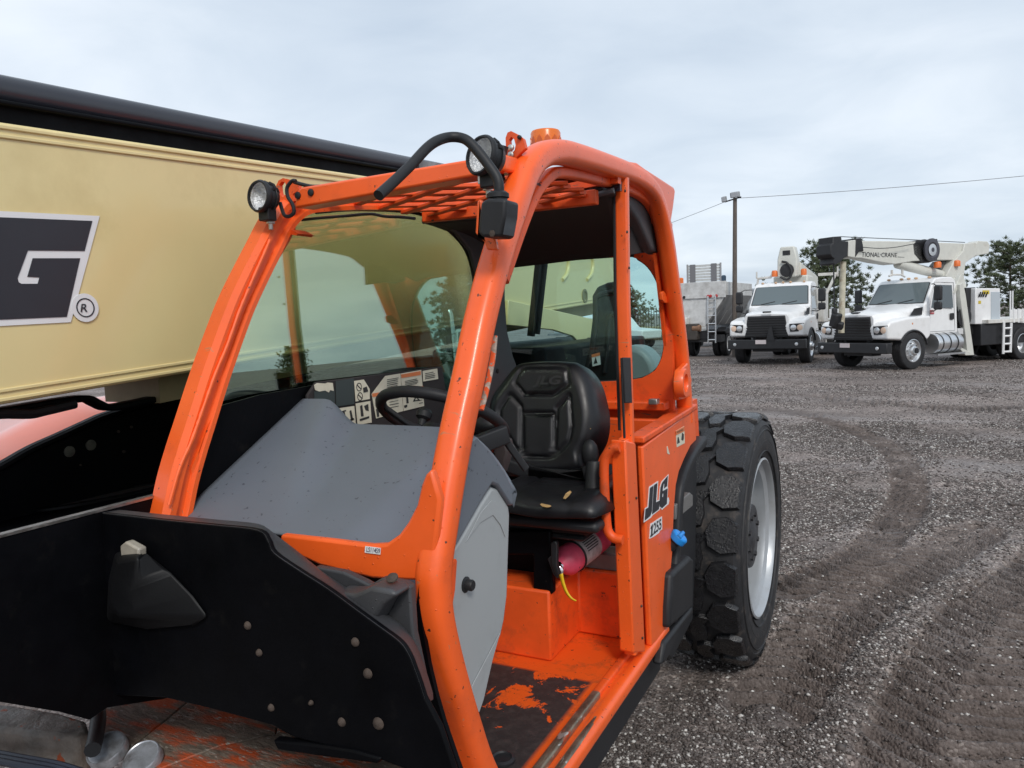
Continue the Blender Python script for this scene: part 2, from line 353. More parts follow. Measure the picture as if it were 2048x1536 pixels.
Zg = near*(.05*(vnoise(GX*.6, GY*.6, 1)-.5)+.028*(vnoise(GX*2.3, GY*2.3, 2)-.5)+.020*(vnoise(GX*8, GY*8, 4)-.5)+.012*(vnoise(GX*21, GY*21, 6)-.5)+.007*(vnoise(GX*47, GY*47, 8)-.5))
TR = np.zeros(GX.shape)
def add_track(px, wide, depth, pitch, skew, soil):
    global Zg, TR
    t = track(px, wide, depth, pitch, skew); Zg = Zg+near*t; TR = np.maximum(TR, soil*LASTM[0])
add_track([(1440, 812), (1560, 822), (1680, 850), (1770, 890), (1812, 940), (1815, 1000), (1770, 1070), (1700, 1130), (1560, 1190)], .21, .03, .12, .4, 1.0)
add_track([(2140, 1120), (2010, 1230), (1930, 1350), (1880, 1480), (1850, 1640)], .34, .03, .14, .5, .9)
add_track([(1960, 1060), (1800, 1150), (1690, 1230), (1620, 1290), (1540, 1400)], .24, .022, .12, -.5, .8)
add_track([(2300, 800), (1950, 815), (1700, 800), (1500, 780), (1390, 775)], .25, .02, .1, .3, .5)
me = bpy.data.meshes.new('ground'); nx, ny = len(gx), len(gy)
co = np.stack([GX, GY, Zg], -1).reshape(-1, 3); idx = np.arange(nx*ny).reshape(ny, nx)
quads = np.stack([idx[:-1, :-1], idx[:-1, 1:], idx[1:, 1:], idx[1:, :-1]], -1).reshape(-1, 4)
me.from_pydata(co.tolist(), [], quads.tolist())
at_ = me.attributes.new('track', 'FLOAT', 'POINT'); at_.data.foreach_set('value', TR.reshape(-1))
def ground_mat():
    m = bpy.data.materials.new('wet_gravel_dirt'); m.use_nodes = True; t = m.node_tree; b = t.nodes['Principled BSDF']; L = t.links
    co = t.nodes.new('ShaderNodeTexCoord').outputs['Object']
    def noise(s, d=6, r=.6, st=None):
        n = t.nodes.new('ShaderNodeTexNoise'); n.inputs['Scale'].default_value = s; n.inputs['Detail'].default_value = d; n.inputs['Roughness'].default_value = r
        v = co
        if st: mp = t.nodes.new('ShaderNodeMapping'); mp.inputs['Scale'].default_value = st; mp.inputs['Rotation'].default_value = (0, 0, .2); L.new(co, mp.inputs[0]); v = mp.outputs[0]
        L.new(v, n.inputs['Vector']); return n.outputs['Fac']
    def rampc(src, stops):
        r = t.nodes.new('ShaderNodeValToRGB'); L.new(src, r.inputs[0]); e = r.color_ramp.elements
        while len(e) < len(stops): e.new(.5)
        for q, (p, c) in zip(e, stops): q.position = p; q.color = (*c, 1)
        return r.outputs[0]
    def mix(f, a, c, mode='MIX'):
        n = t.nodes.new('ShaderNodeMix'); n.data_type = 'RGBA'; n.blend_type = mode
        if isinstance(f, float): n.inputs[0].default_value = f
        else: L.new(f, n.inputs[0])
        L.new(a, n.inputs['A']); L.new(c, n.inputs['B']); return n.outputs['Result']
    soil = rampc(noise(.9, 8, .62), [(.30, (.092, .074, .066)), (.5, (.170, .148, .136)), (.72, (.285, .268, .258))])
    v = t.nodes.new('ShaderNodeTexVoronoi'); v.inputs['Scale'].default_value = 62; L.new(co, v.inputs['Vector'])
    sp = t.nodes.new('ShaderNodeSeparateColor'); L.new(v.outputs['Color'], sp.inputs[0])
    peb = rampc(sp.outputs[0], [(.0, (.055, .047, .044)), (.5, (.145, .132, .126)), (.84, (.29, .275, .27)), (.97, (.56, .55, .53))])
    v2 = t.nodes.new('ShaderNodeTexVoronoi'); v2.inputs['Scale'].default_value = 17; L.new(co, v2.inputs['Vector']); sp2 = t.nodes.new('ShaderNodeSeparateColor'); L.new(v2.outputs['Color'], sp2.inputs[0])
    peb2 = rampc(sp2.outputs[1], [(.0, (.065, .055, .05)), (.6, (.145, .130, .123)), (.93, (.27, .255, .245)), (.99, (.42, .41, .40))])
    g = mix(.45, mix(.35, soil, peb2), peb)
    streak = rampc(noise(.45, 6, .65, (.6, 1.3, 1)), [(.38, (.66, .64, .63)), (.64, (1.2, 1.2, 1.21))])
    g = mix(1.0, g, streak, 'MULTIPLY')
    fine = rampc(noise(130, 3, .7), [(.25, (.8, .79, .78)), (.75, (1.9, 1.87, 1.85))]); g = mix(1.0, g, fine, 'MULTIPLY')
    wm_ = t.nodes.new('ShaderNodeRGB'); wm_.outputs[0].default_value = (.94, .87, .835, 1); g = mix(1.0, g, wm_.outputs[0], 'MULTIPLY')
    at = t.nodes.new('ShaderNodeAttribute'); at.attribute_name = 'track'
    tm = t.nodes.new('ShaderNodeMath'); tm.operation = 'MULTIPLY'; tm.use_clamp = True; L.new(at.outputs['Fac'], tm.inputs[0])
    tn = t.nodes.new('ShaderNodeMapRange'); tn.inputs[1].default_value = .30; tn.inputs[2].default_value = .55; L.new(noise(2.6, 5, .65), tn.inputs[0]); L.new(tn.outputs[0], tm.inputs[1])
    bare = rampc(noise(16, 7, .7), [(.3, (.062, .047, .041)), (.7, (.160, .128, .114))]); g = mix(tm.outputs[0], g, bare)
    L.new(g, b.inputs['Base Color'])
    rr = t.nodes.new('ShaderNodeMapRange'); rr.inputs[1].default_value = .42; rr.inputs[2].default_value = .66; rr.inputs[3].default_value = .92; rr.inputs[4].default_value = .36
    L.new(noise(.55, 6, .6, (.4, 1.5, 1)), rr.inputs[0]); L.new(rr.outputs[0], b.inputs['Roughness'])
    bp = t.nodes.new('ShaderNodeBump'); bp.inputs['Strength'].default_value = .9; bp.inputs['Distance'].default_value = .012
    ad = t.nodes.new('ShaderNodeMath'); ad.operation = 'SUBTRACT'; L.new(noise(38, 6, .7), ad.inputs[0])
    L.new(v.outputs['Distance'], ad.inputs[1]); L.new(ad.outputs[0], bp.inputs['Height']); L.new(bp.outputs[0], b.inputs['Normal'])
    return m
ground = link('ground', me, ground_mat(), smooth=True, angle=180); tag(ground, kind='structure')

# loose gravel lying on the yard
def gravel():
    def height(x, y):
        i = np.clip(np.searchsorted(gx, x)-1, 0, nx-2); j = np.clip(np.searchsorted(gy, y)-1, 0, ny-2)
        u = (x-gx[i])/(gx[i+1]-gx[i]); w = (y-gy[j])/(gy[j+1]-gy[j])
        return (Zg[j, i]*(1-u)+Zg[j, i+1]*u)*(1-w)+(Zg[j+1, i]*(1-u)+Zg[j+1, i+1]*u)*w
    N = 120000
    y = np.where(rng.random(N*3) < .72, 2.6+11*rng.random(N*3)**1.7, 9+22*rng.random(N*3)); xl = -1.4-np.maximum(0, y-7)*.36; x = xl+rng.random(N*3)*(y*.26+.7-xl)
    dens = vnoise(x*1.1, y*1.1, 21)*.65+vnoise(x*3.7, y*3.7, 22)*.35
    ti = np.clip(np.searchsorted(gx, x)-1, 0, nx-2); tj = np.clip(np.searchsorted(gy, y)-1, 0, ny-2)
    k = rng.random(N*3) < np.clip((dens-.28)*2.2, .05, 1)*(1-.86*TR[tj, ti]); x = x[k][:N]; y = y[k][:N]; n = len(x)
    s = .0035+.0075*rng.random(n)**3+.00045*y; big = rng.random(n) < .004; s[big] *= 2.2
    base = np.array([(1, 0, 0), (0, 1, 0), (-1, 0, 0), (0, -1, 0), (0, 0, .75), (0, 0, -.6)], float)
    fac = np.array([(0, 1, 4), (1, 2, 4), (2, 3, 4), (3, 0, 4), (1, 0, 5), (2, 1, 5), (3, 2, 5), (0, 3, 5)])
    jit = 1+.35*(rng.random((n, 6, 3))-.5); a = rng.random(n)*6.28; ca, sa = np.cos(a), np.sin(a)
    p = base[None]*jit*s[:, None, None]*np.array([1.25, .95, .85]); q = p.copy()
    q[..., 0] = p[..., 0]*ca[:, None]-p[..., 1]*sa[:, None]; q[..., 1] = p[..., 0]*sa[:, None]+p[..., 1]*ca[:, None]
    q += np.stack([x, y, height(x, y)+s*.25], -1)[:, None, :]
    f = (fac[None]+6*np.arange(n)[:, None, None]).reshape(-1, 3)
    me = bpy.data.meshes.new('gravel'); me.vertices.add(n*6); me.vertices.foreach_set('co', q.reshape(-1))
    me.loops.add(f.size); me.loops.foreach_set('vertex_index', f.reshape(-1)); me.polygons.add(len(f)); me.polygons.foreach_set('loop_start', np.arange(0, f.size, 3)); me.update(); me.validate()
    tone = np.clip(rng.random(n)**3.9, 0, 1); at = me.attributes.new('tone', 'FLOAT', 'POINT'); at.data.foreach_set('value', np.repeat(tone, 6))
    m = bpy.data.materials.new('gravel_stone'); m.use_nodes = True; t = m.node_tree; b = t.nodes['Principled BSDF']
    an = t.nodes.new('ShaderNodeAttribute'); an.attribute_name = 'tone'; r = t.nodes.new('ShaderNodeValToRGB'); t.links.new(an.outputs['Fac'], r.inputs[0]); e = r.color_ramp.elements
    e[0].color = (.066, .052, .046, 1); e[1].color = (.68, .65, .61, 1); z = e.new(.45); z.color = (.215, .190, .175, 1)
    t.links.new(r.outputs[0], b.inputs['Base Color']); b.inputs['Roughness'].default_value = .7
    o = link('gravel', me, m, smooth=False); tag(o, 'loose pale and dark gravel stones lying over the wet dirt yard', 'gravel', kind='stuff')
gravel()
# ================================================================== TELEHANDLER
T = thing('telehandler', 'orange telehandler with open cab, beige lifting boom and big black tyre in the foreground', 'telehandler', (-1.2, 2.5, 0))
XL, XR = -.76, -1.47                       # side planes of the cab (door side, boom side)
def pxs(pts, x): return [PX(a, b, x) for a, b in pts]
def pys(pts, y): return [PY(a, b, y) for a, b in pts]

# ---- cab frame, door side: one bent tube, pillar - roof rail - rear pillar
ap = [(1046, 1690), (1003, 1620), (959, 1536), (929, 1450), (899, 1350), (875, 1250), (868, 1180), (869, 1130), (881, 1050), (897, 950), (916, 850), (938, 750), (958, 650), (983, 550), (1004, 480), (1026, 415), (1044, 362), (1062, 328), (1086, 309), (1118, 305), (1155, 313), (1200, 327), (1246, 343), (1274, 356), (1296, 374), (1311, 400), (1323, 440), (1333, 492), (1341, 550), (1353, 640), (1362, 716), (1368, 794), (1372, 842)]
fp = crs(pxs(ap, XL), 4)
m = MB(); m.sweep(fp, rrect(.062, .062, .022)); m.build('side_frame', ORANGE, T)
inn = [(1004, 560), (1022, 506), (1046, 440), (1070, 385), (1098, 352), (1118, 345), (1155, 350), (1200, 361), (1246, 375), (1282, 392), (1302, 415), (1315, 450), (1325, 510), (1333, 570), (1343, 650), (1351, 720), (1357, 790)]
m = MB(); m.sweep(crs(pxs(inn, XL-.025), 3), rrect(.03, .03, .008)); m.build('door_flange', ORANGE2, T)
# seam strip on the pillar's door edge with chipped paint
m = MB(); m.sweep(crs(pxs([(990, 672), (985, 720), (973, 780), (962, 820)], XL+.012), 4), rrect(.012, .008, .003)); m.build('worn_pillar_edge', mat('chipped_edge', (.36, .30, .25), .7, var=.5, vscale=90, chips=((.7, .1, .02), 60, .5)), T)
# door post
b0, b1 = PX(1244, 352, XL+.005), PX(1262, 1306, XL+.005)
m = MB(); m.sweep([b0, PX(1247, 600, XL+.005), PX(1255, 860, XL+.005), b1], rrect(.040, .030, .007)); post = m.build('door_post', ORANGE, T)
c0 = [(1234, 868), (1258, 884), (1283, 1296), (1247, 1290)]
m = MB(); m.prism(pxs([(1251, 880), (1272, 886), (1291, 1304), (1268, 1306)], XL+.028), (-.05, 0, 0)); m.build('post_flange', ORANGE, T, bevel=.006)
m = MB(); m.prism(pys([(1236, 876), (1254, 880), (1263, 1302), (1248, 1300)], PX(1247, 900, XL)[1]-.012), (0, .05, 0)); m.build('post_foot', ORANGE, T, bevel=.004)
m = MB(); m.prism(pxs([(1243, 715), (1258, 715), (1261, 806), (1247, 806)], XL+.0275), (.006, 0, 0)); m.build('latch_strip', BPLAS, post, bevel=.002)
m = MB(); m.sweep(pxs([(1243, 716), (1246, 800), (1249, 876)], XL+.026), rrect(.006, .010, .002)); m.build('rubber_seal', BPLAS, post)
m = MB(); m.sweep([q+np.array((-.023, 0, 0)) for q in (b0, PX(1247, 600, XL+.005), PX(1255, 860, XL+.005))], rrect(.012, .026, .004)); m.build('door_seal', BPLAS, post)
for a, b in ((1249, 382), (1253, 464), (1257, 536), (1272, 996), (1282, 1212), (1284, 1276)):
    p = PX(a, b, XL+.029); m = MB(); m.lathe(p, (1, 0, 0), [(.0045, 0), (.0045, .003), (.002, .005)], 10); m.build('screw', RUST, post)
# grab handle
gh = [(1240, 895), (1226, 897), (1212, 912), (1208, 940), (1210, 1000), (1213, 1045), (1217, 1064), (1228, 1076), (1246, 1080)]
m = MB(); m.tube(crs(pys(gh, PX(1240, 980, XL)[1]-.03), 5), .0155, 12); m.build('grab_handle', ORANGE2, T)

# ---- cab frame, boom side
lp = [(322, 1090), (340, 1030), (355, 960), (372, 900), (388, 850), (420, 750), (456, 650), (476, 600), (505, 540), (528, 495), (548, 455), (570, 425), (598, 407), (640, 402), (720, 400), (820, 405)]
lpts = pxs(lp, XR); e = lpts[-1]; lpts += [e+np.array((0, .4, .02)), e+np.array((0, .75, -.1))]
m = MB(); m.sweep(crs(lpts, 4), [(-.034, -.030), (.016, -.036), (.034, -.028), (.034, -.012), (.022, -.006), (.022, .014), (.034, .020), (.034, .032), (-.034, .032)]); m.build('front_pillar', ORANGE, T, angle=25)
fl = [(384, 1040), (385, 990), (392, 950), (399, 918), (397, 905), (412, 862), (440, 800), (470, 730), (495, 655), (516, 595), (545, 540), (565, 500), (592, 455)]
m = MB(); pts = pxs(fl, XR+.03); q = [p+np.array((-.004, -.02, -.035)) for p in pts]
m.loft([[a, b, b+np.array((-.012, 0, 0)), a+np.array((-.012, 0, 0))] for a, b in zip(pts, q)]); m.build('windscreen_flange', ORANGE, T)
wb = [(455+i, y) for i, y in ()]
m = MB(); wp = crs(pxs([(338, 1010), (360, 935), (384, 880), (408, 812), (432, 745), (455, 690), (480, 620), (505, 560), (525, 515), (540, 480)], XR+.038), 8)
m.tube(wp, [.0035+.0016*random.random() for _ in wp], 6); m.build('weld_bead', ORANGE, T)
m = MB(); m.prism(pys([(566, 460), (580, 458), (597, 467), (592, 471), (576, 468)], 1.56), (0, .06, 0)); m.build('visor_tab', ORANGE2, T)

# ---- roof
yb = 1.52
cb = pys([(588, 417), (592, 383), (602, 374), (1008, 307), (1010, 341)], yb)
m = MB(); m.prism(cb, (0, .075, .004)); beam = m.build('roof_crossbeam', ORANGE, T, bevel=.006)
for a, b in ((596, 391), (622, 385)):
    m = MB(); m.lathe(PY(a, b, yb-.001), (0, -1, 0), [(.0095, 0), (.009, .003), (.006, .0045)], 14); m.build('rubber_plug', BPLAS, beam)
g0 = 2.247; x0, x1, y0, y1 = -1.43, -.80, 1.62, 2.19; mid = {}
guard = MB().box(x0, x1, y1, y1+.03, g0-.025, g0+.02); guard = guard.build('roof_guard', ORANGE2, T, bevel=.004)
def clipbar(cx_, cy_, d):
    L = []
    for s_ in (-1, 1):
        t = 9
        for k, lo, hi in ((0, x0, x1), (1, y0, y1)):
            v = d[k]*s_
            if abs(v) > 1e-6: t = min(t, ((hi if v > 0 else lo)-(cx_, cy_)[k])/v)
        L.append((cx_+d[0]*s_*t, cy_+d[1]*s_*t))
    return L
for fam in (1, -1):
    d = np.array((.86, .5*fam)); d /= np.linalg.norm(d); nrm_ = np.array((-d[1], d[0]))
    for k in range(-5, 6):
        c = np.array(((x0+x1)/2, (y0+y1)/2))+nrm_*k*.105
        if not (x0 < c[0] < x1 and y0 < c[1] < y1): continue
        a, b = clipbar(*c, d); m = MB(); z = g0+(.004 if fam > 0 else -.003)
        m.sweep([(a[0], a[1], z), (b[0], b[1], z)], rrect(.011, .026, .002, 1), A=(0, 0, 1)); m.build('guard_bar', ORANGE2, guard)
# rear roof: orange beam, dark roof panel, headliner
m = MB(); m.prism(pys([(846, 432), (850, 411), (961, 396), (1068, 383), (1165, 360), (1236, 350), (1236, 366), (1200, 371), (1066, 392), (954, 407), (864, 424)], 2.24), (0, .03, 0)); m.build('roof_beam', ORANGE2, T)
m = MB(); m.prism(pys([(862, 440), (862, 424), (954, 405), (1066, 390), (1200, 369), (1240, 362), (1240, 381), (1200, 390), (1059, 418), (951, 435)], 2.262), (0, .02, 0)); m.build('dark_roof_panel', NAVY, T)
fe = [(846, 443), (865, 440), (905, 436), (951, 433), (1005, 426), (1059, 416), (1110, 407), (1160, 398), (1200, 388), (1228, 381)]
re = [(998, 540), (1005, 537), (1025, 533), (1060, 529), (1095, 525), (1135, 520), (1175, 515), (1205, 512), (1235, 509), (1268, 512)]
A_ = pys(fe, 2.245); B_ = pys(re, 2.93); rows = []
for t in np.linspace(0, 1, 12):
    rows.append([a*(1-t)+b*t+np.array((0, 0, .035*math.sin(math.pi*t))) for a, b in zip(A_, B_)])
m = MB(); m.grid(rows); head = m.build('headliner', LINER, T, solid=.012, smooth=True, angle=60)
m = MB(); m.tube(crs(A_, 3), .009, 8); m.build('headliner_lip', TRIM, head)
# moulding at the door side of the headliner
mo = [(1200, 374), (1240, 378), (1256, 384), (1275, 392), (1293, 408), (1307, 432), (1317, 462), (1324, 490), (1327, 503), (1318, 508), (1304, 500), (1292, 470), (1278, 440), (1260, 415), (1230, 394)]
m = MB(); m.prism(pxs(mo, -.80), (-.05, 0, 0)); m.build('headliner_side_trim', TRIM, T, bevel=.012, seg=3)
m = MB(); m.prism(pxs([(1262, 425), (1276, 430), (1290, 455), (1299, 482), (1303, 503), (1262, 510)], -.84), (-.02, 0, 0)); m.build('trim_inset', LINER, T, bevel=.003)
m = MB(); m.prism(pxs([(1204, 376), (1236, 374), (1236, 384), (1210, 390)], -.80), (-.03, 0, 0)); m.build('trim_end', TRIM, T, bevel=.004)
# rear roof cap (orange hood behind the roof)
capo = pxs([(1244, 327), (1262, 323), (1275, 325), (1290, 336), (1348, 374), (1351, 382), (1347, 415), (1342, 447), (1338, 445), (1331, 410), (1321, 384), (1309, 367), (1296, 354), (1278, 342), (1260, 334)], -.735)
m = MB(); m.prism(capo, (-.72, 0, 0)); m.build('roof_cap', ORANGE, T, bevel=.012, seg=3)
# amber beacon
bc = PY(1092, 300, 2.02); 
m = MB(); m.lathe(bc, (0, 0, 1), [(.043, -.02), (.043, .046), (.040, .052), (.02, .054), (.001, .054)], 36); beacon = m.build('beacon', AMBER, T)
for k in range(12):
    a = 2*math.pi*k/12; p = np.array(bc)+np.array((.0425*math.cos(a), .0425*math.sin(a), .012)); m = MB(); n_ = np.array((math.cos(a), math.sin(a), 0)); t_ = np.array((-n_[1], n_[0], 0))
    pr = [p+t_*u*.0095+np.array((0, 0, w)) for u, w in ((-1, -.03), (1, -.03), (1, .004), (.7, .015), (0, .023), (-.7, .015), (-1, .004))]; m.prism(pr, n_*.002); m.build('beacon_facet', AMBERD, beacon, smooth=False)
# lifting ears
def ear(name, outline, holes, ax, vec, parts_y=None):
    o = pys(outline, ax)
    return o
eo = [(1012, 300), (1011, 276), (1015, 265), (1022, 262), (1034, 268), (1046, 277), (1051, 296), (1040, 306), (1026, 322), (1018, 338), (1012, 330)]
ei = [(1019, 292), (1018, 280), (1022, 274), (1028, 278), (1031, 290), (1029, 300), (1024, 306), (1020, 302)]
ob = holed('lifting_ear', pys(eo, 1.60), pys(ei, 1.60), (0, .014, 0), ORANGE2, T, bevel=.002)
for a, b, r_ in ((1040, 275, .005), (1023, 296, .0075), (1023, 310, .0075)):
    m = MB(); m.lathe(PY(a, b, 1.598), (0, -1, 0), [(r_, 0), (r_, .006), (r_*.5, .008)], 8); m.build('bolt', ZINC if r_ > .006 else BPLAS, ob)
lo = [(553, 398), (552, 372), (557, 361), (566, 356), (582, 360), (595, 366), (598, 380), (585, 388), (588, 402), (572, 412), (560, 412)]
li = [(559, 382), (558, 370), (563, 363), (570, 365), (574, 376), (572, 388), (566, 394), (561, 390)]
holed('lifting_ear', pys(lo, 1.56), pys(li, 1.56), (0, .014, 0), ORANGE2, T, bevel=.002)

# ---- work lamps
LENS = mat('lamp_lens', (.85, .86, .88), .25, metal=.35, bump=.9, bscale=85, var=.3, vscale=70)
LENSG = glass('lamp_cover_glass', (.95, .96, .97), 1.5)
def lamp(px, py, y, r, face, foot):
    c = PY(px, py, y); f = Vector(face).normalized(); fa = np.array(f)
    m = MB(); m.lathe(c, f, [(r*.98, -.006), (r*1.08, .0), (r*1.10, .006), (r*1.02, .012), (r*.93, .012), (r*.93, .004), (r*.93, -.02), (r*1.02, -.02), (r*.99, -r*.5), (r*.78, -r*.95), (r*.42, -r*1.15), (.001, -r*1.18)], 36, caps=2)
    h = m.build('lamp_housing', BPLAS, T)
    m = MB(); m.lathe(c, f, [(r*.93, .004), (r*.9, -.004), (r*.5, -.016), (.001, -.02)], 36, caps=2); m.build('reflector', LENS, h)
    m = MB(); m.lathe(c, f, [(r*.93, .009), (r*.6, .0125), (.001, .014)], 36, caps=2); m.build('lens', LENSG, h)
    a = np.cross(fa, (0, 0, 1)); a /= np.linalg.norm(a)
    for k in range(5):                                   # cooling ribs
        an = R(-60+30*k+90); dr = a*math.cos(an)+np.array((0, 0, 1))*math.sin(an); m = MB()
        m.sweep([c+dr*r*1.0-fa*r*.35, c+dr*r*.93-fa*r*.7, c+dr*r*.62-fa*r*1.05], rrect(.006, .010, .002, 2), A=a*math.sin(an)); m.build('cooling_rib', BPLAS, h)
    fo = np.array(PY(*foot, y+.03)); m = MB(); m.obox(c+np.array((0, 0, -r*1.12))-fa*r*.45, (.035, .03, .035)); m.sweep([c+np.array((0, 0, -r*.95))-fa*r*.5, fo+np.array((0, 0, .035))], rrect(.03, .024, .005)); m.build('lamp_bracket', BPLAS, h, bevel=.003)
    m = MB(); m.obox(fo+np.array((.002, -.012, .018)), (.034, .012, .030)); m.lathe(fo+np.array((.004, -.018, .026)), (0, -1, 0), [(.009, 0), (.009, .007), (.005, .010)], 8); m.cyl(fo+np.array((0, 0, .02)), fo+np.array((0, 0, -.025)), .006, n=8); m.lathe(fo+np.array((0, 0, -.002)), (0, 0, -1), [(.011, 0), (.011, .008), (.001, .008)], 6); m.build('clamp_bolt', ZINC, h, bevel=.001)
    return h
lamp(522, 393, 1.45, .0375, (-.10, -1, .04), (541, 440)); lamp(966, 312, 1.42, .0395, (-.30, -1, .18), (976, 372))
# lamp cables
m = MB(); m.tube(crs(pys([(560, 405), (566, 425), (571, 432), (580, 432), (588, 424), (585, 408), (576, 394), (574, 376), (584, 362), (592, 362)], 1.50), 5), .0048, 8); m.build('lamp_cable', BPLAS, T)
m = MB(); m.tube(crs(pys([(588, 364), (605, 369), (625, 373), (650, 372)], 1.53), 4), .005, 8); m.build('lamp_cable', BPLAS, T)
m = MB(); m.tube(crs(pys([(604, 440), (640, 436), (690, 432), (740, 428), (770, 433), (800, 434), (830, 437)], 1.66), 5), .004, 8); m.build('cab_cable', BPLAS, T)
m = MB(); m.sweep(crs(pys([(1010, 292), (1004, 316), (999, 340), (1004, 360)], 1.56), 4), rrect(.012, .02, .004)); m.build('lamp_strap', BPLAS, T)
# ---- mirror arm on the pillar
ya = 1.36
arm = [(757, 391), (790, 361), (825, 327), (852, 298), (872, 283), (895, 275), (918, 275), (937, 283), (960, 308), (982, 337), (994, 356), (998, 374), (997, 400)]
AP = [PY(a, b, ya-.22*max(0, (905-a))/150) for a, b in arm]
m = MB(); m.tube(crs(AP, 6), .0105, 14); m.build('mirror_arm', BPLAS, T)
m = MB(); m.prism(pys([(961, 404), (975, 396), (1012, 398), (1010, 430), (1003, 468), (1000, 474), (965, 475), (955, 466), (957, 440)], ya-.035), (0, .06, 0)); blk = m.build('mirror_clamp', BPLAS, T, bevel=.009, seg=3)
m = MB(); bt = PY(996, 396, ya); m.lathe(bt, (0, 0, 1), [(.022, -.018), (.0225, -.010), (.019, -.007), (.019, -.002), (.0225, 0), (.0225, .008), (.016, .013), (.001, .013)], 24); m.build('rubber_boot', BPLAS, blk)
m = MB(); m.prism(pys([(954, 402), (960, 398), (964, 404), (958, 470), (990, 476), (994, 500), (974, 500), (968, 484), (950, 466)], ya+.028), (0, .012, 0)); m.build('mirror_plate', ORANGE, T, bevel=.003)
m = MB(); m.lathe(PY(985, 467, ya-.034), (0, -1, 0), [(.007, 0), (.007, .002), (.003, .003)], 6); m.build('bolt', RUST, blk)

# ---- side glass, trim, rear wall and rear glass
gs = [(598, 448), (632, 424), (720, 418), (820, 424), (868, 440), (905, 468), (932, 502), (946, 550), (951, 610), (940, 700), (905, 860), (395, 1010), (386, 985), (440, 830), (500, 660), (545, 555)]
gp = [p+np.array((.04*(p[1]-2.1)-.035*(p[2]-1.9), 0, 0)) for p in crs(pxs(gs+[gs[0]], XR-.006), 3)[:-1]]
m = MB(); m.prism(gp, (-.005, 0, 0)); m.build('side_window', GLASS_SIDE, T, smooth=False)
m = MB(); m.tube(crs(pxs(gs[1:11], XR+.0), 4), .006, 8); m.build('window_seal', BPLAS, T)
m = MB(); m.prism(pxs([(440, 812), (520, 790), (640, 768), (760, 748), (908, 726), (900, 862), (395, 1012), (386, 985)], XR+.004), (-.008, 0, 0)); m.build('side_lower_panel', BLACKP, T)
tr_ = [(868, 440), (905, 466), (934, 502), (948, 550), (953, 610), (943, 700), (912, 850), (1046, 850), (1040, 770), (1018, 712), (1006, 660), (1002, 600), (1002, 535), (960, 470)]
m = MB(); m.prism(pxs(tr_, XR+.006), (.02, 0, 0)); m.build('rear_corner_trim', TRIM, T, bevel=.005)
m = MB(); m.lathe(PX(995, 742, XR+.027), (1, 0, 0), [(.010, 0), (.010, .002), (.004, .003)], 12); m.build('trim_plug', LINER, T)
yr = 2.97
ro = [np.array((-1.68, yr, 1.28)), np.array((-.775, yr, 1.28)), np.array((-.775, yr, 2.24)), np.array((-1.68, yr, 2.24))]
ri = [PY(a, b, yr) for a, b in [(962, 735), (968, 755), (1060, 760), (1190, 764), (1255, 761), (1288, 755), (1310, 741), (1322, 720), (1328, 690), (1327, 640), (1322, 595), (1312, 560), (1295, 533), (1275, 518), (1255, 511), (1120, 520), (970, 533), (962, 542), (960, 640)]]
holed('rear_wall', ro, ri, (0, .03, 0), ORANGE2, T, bevel=.003)
m = MB(); m.prism([p+np.array((0, .020, 0)) for p in ri], (0, .004, 0)); rg = m.build('rear_window', GLASS_REAR, T, smooth=False)
m = MB(); m.tube([p+np.array((0, .012, 0)) for p in crs(ri+[ri[0]], 3)], .006, 6); m.build('window_seal', BPLAS, rg)
m = MB(); m.box(-1.46, -.79, yr-.07, yr-.002, 1.50, 1.535); m.box(-1.46, -.79, yr-.11, yr-.071, 1.28, 1.47); m.build('rear_ledge', ORANGE2, T, bevel=.006)
m = MB(); m.obox(PY(1308, 803, 2.86)+np.array((0, 0, .0)), (.035, .04, .022)); m.build('door_striker', ZINC, T, bevel=.003)
# inner flange of rear pillar, hook, boss
m = MB(); m.prism(pxs([(1312, 506), (1336, 500), (1372, 790), (1345, 800)], -.800), (-.012, 0, 0)); m.build('pillar_web', ORANGE2, T)
hk = [(1324, 606), (1319, 600), (1318, 586), (1321, 582), (1325, 586), (1327, 594), (1330, 592), (1331, 576), (1335, 573), (1338, 600), (1336, 606)]
m = MB(); m.prism(pxs(hk, -.79), (.012, 0, 0)); m.build('door_hook', ORANGE, T, bevel=.002)
for a, b in ((1325, 532), (1339, 635)):
    m = MB(); m.lathe(PX(a, b, -.7885), (1, 0, 0), [(.008, 0), (.008, .003), (.004, .004)], 10); m.build('bolt', RUST, T)
bo = [(1346, 800), (1344, 765), (1349, 740), (1360, 730), (1364, 726), (1372, 760), (1368, 792), (1356, 798)]
m = MB(); m.prism(pxs(bo, XL+.014), (.024, 0, 0)); boss = m.build('hinge_plate', ORANGE, T, bevel=.004)
bp_ = PX(1360, 766, XL+.04); m = MB(); m.lathe(bp_, (1, 0, 0), [(.034, -.01), (.056, -.01), (.056, .018), (.052, .024), (.036, .024), (.034, .02), (.034, -.01)], 32, closed=True); m.build('hinge_ring', ORANGE, boss)
m = MB(); m.lathe(bp_+np.array((-.006, 0, 0)), (1, 0, 0), [(.0345, 0), (.0345, .002), (.001, .002)], 24); m.build('hinge_bore', RUST, boss)

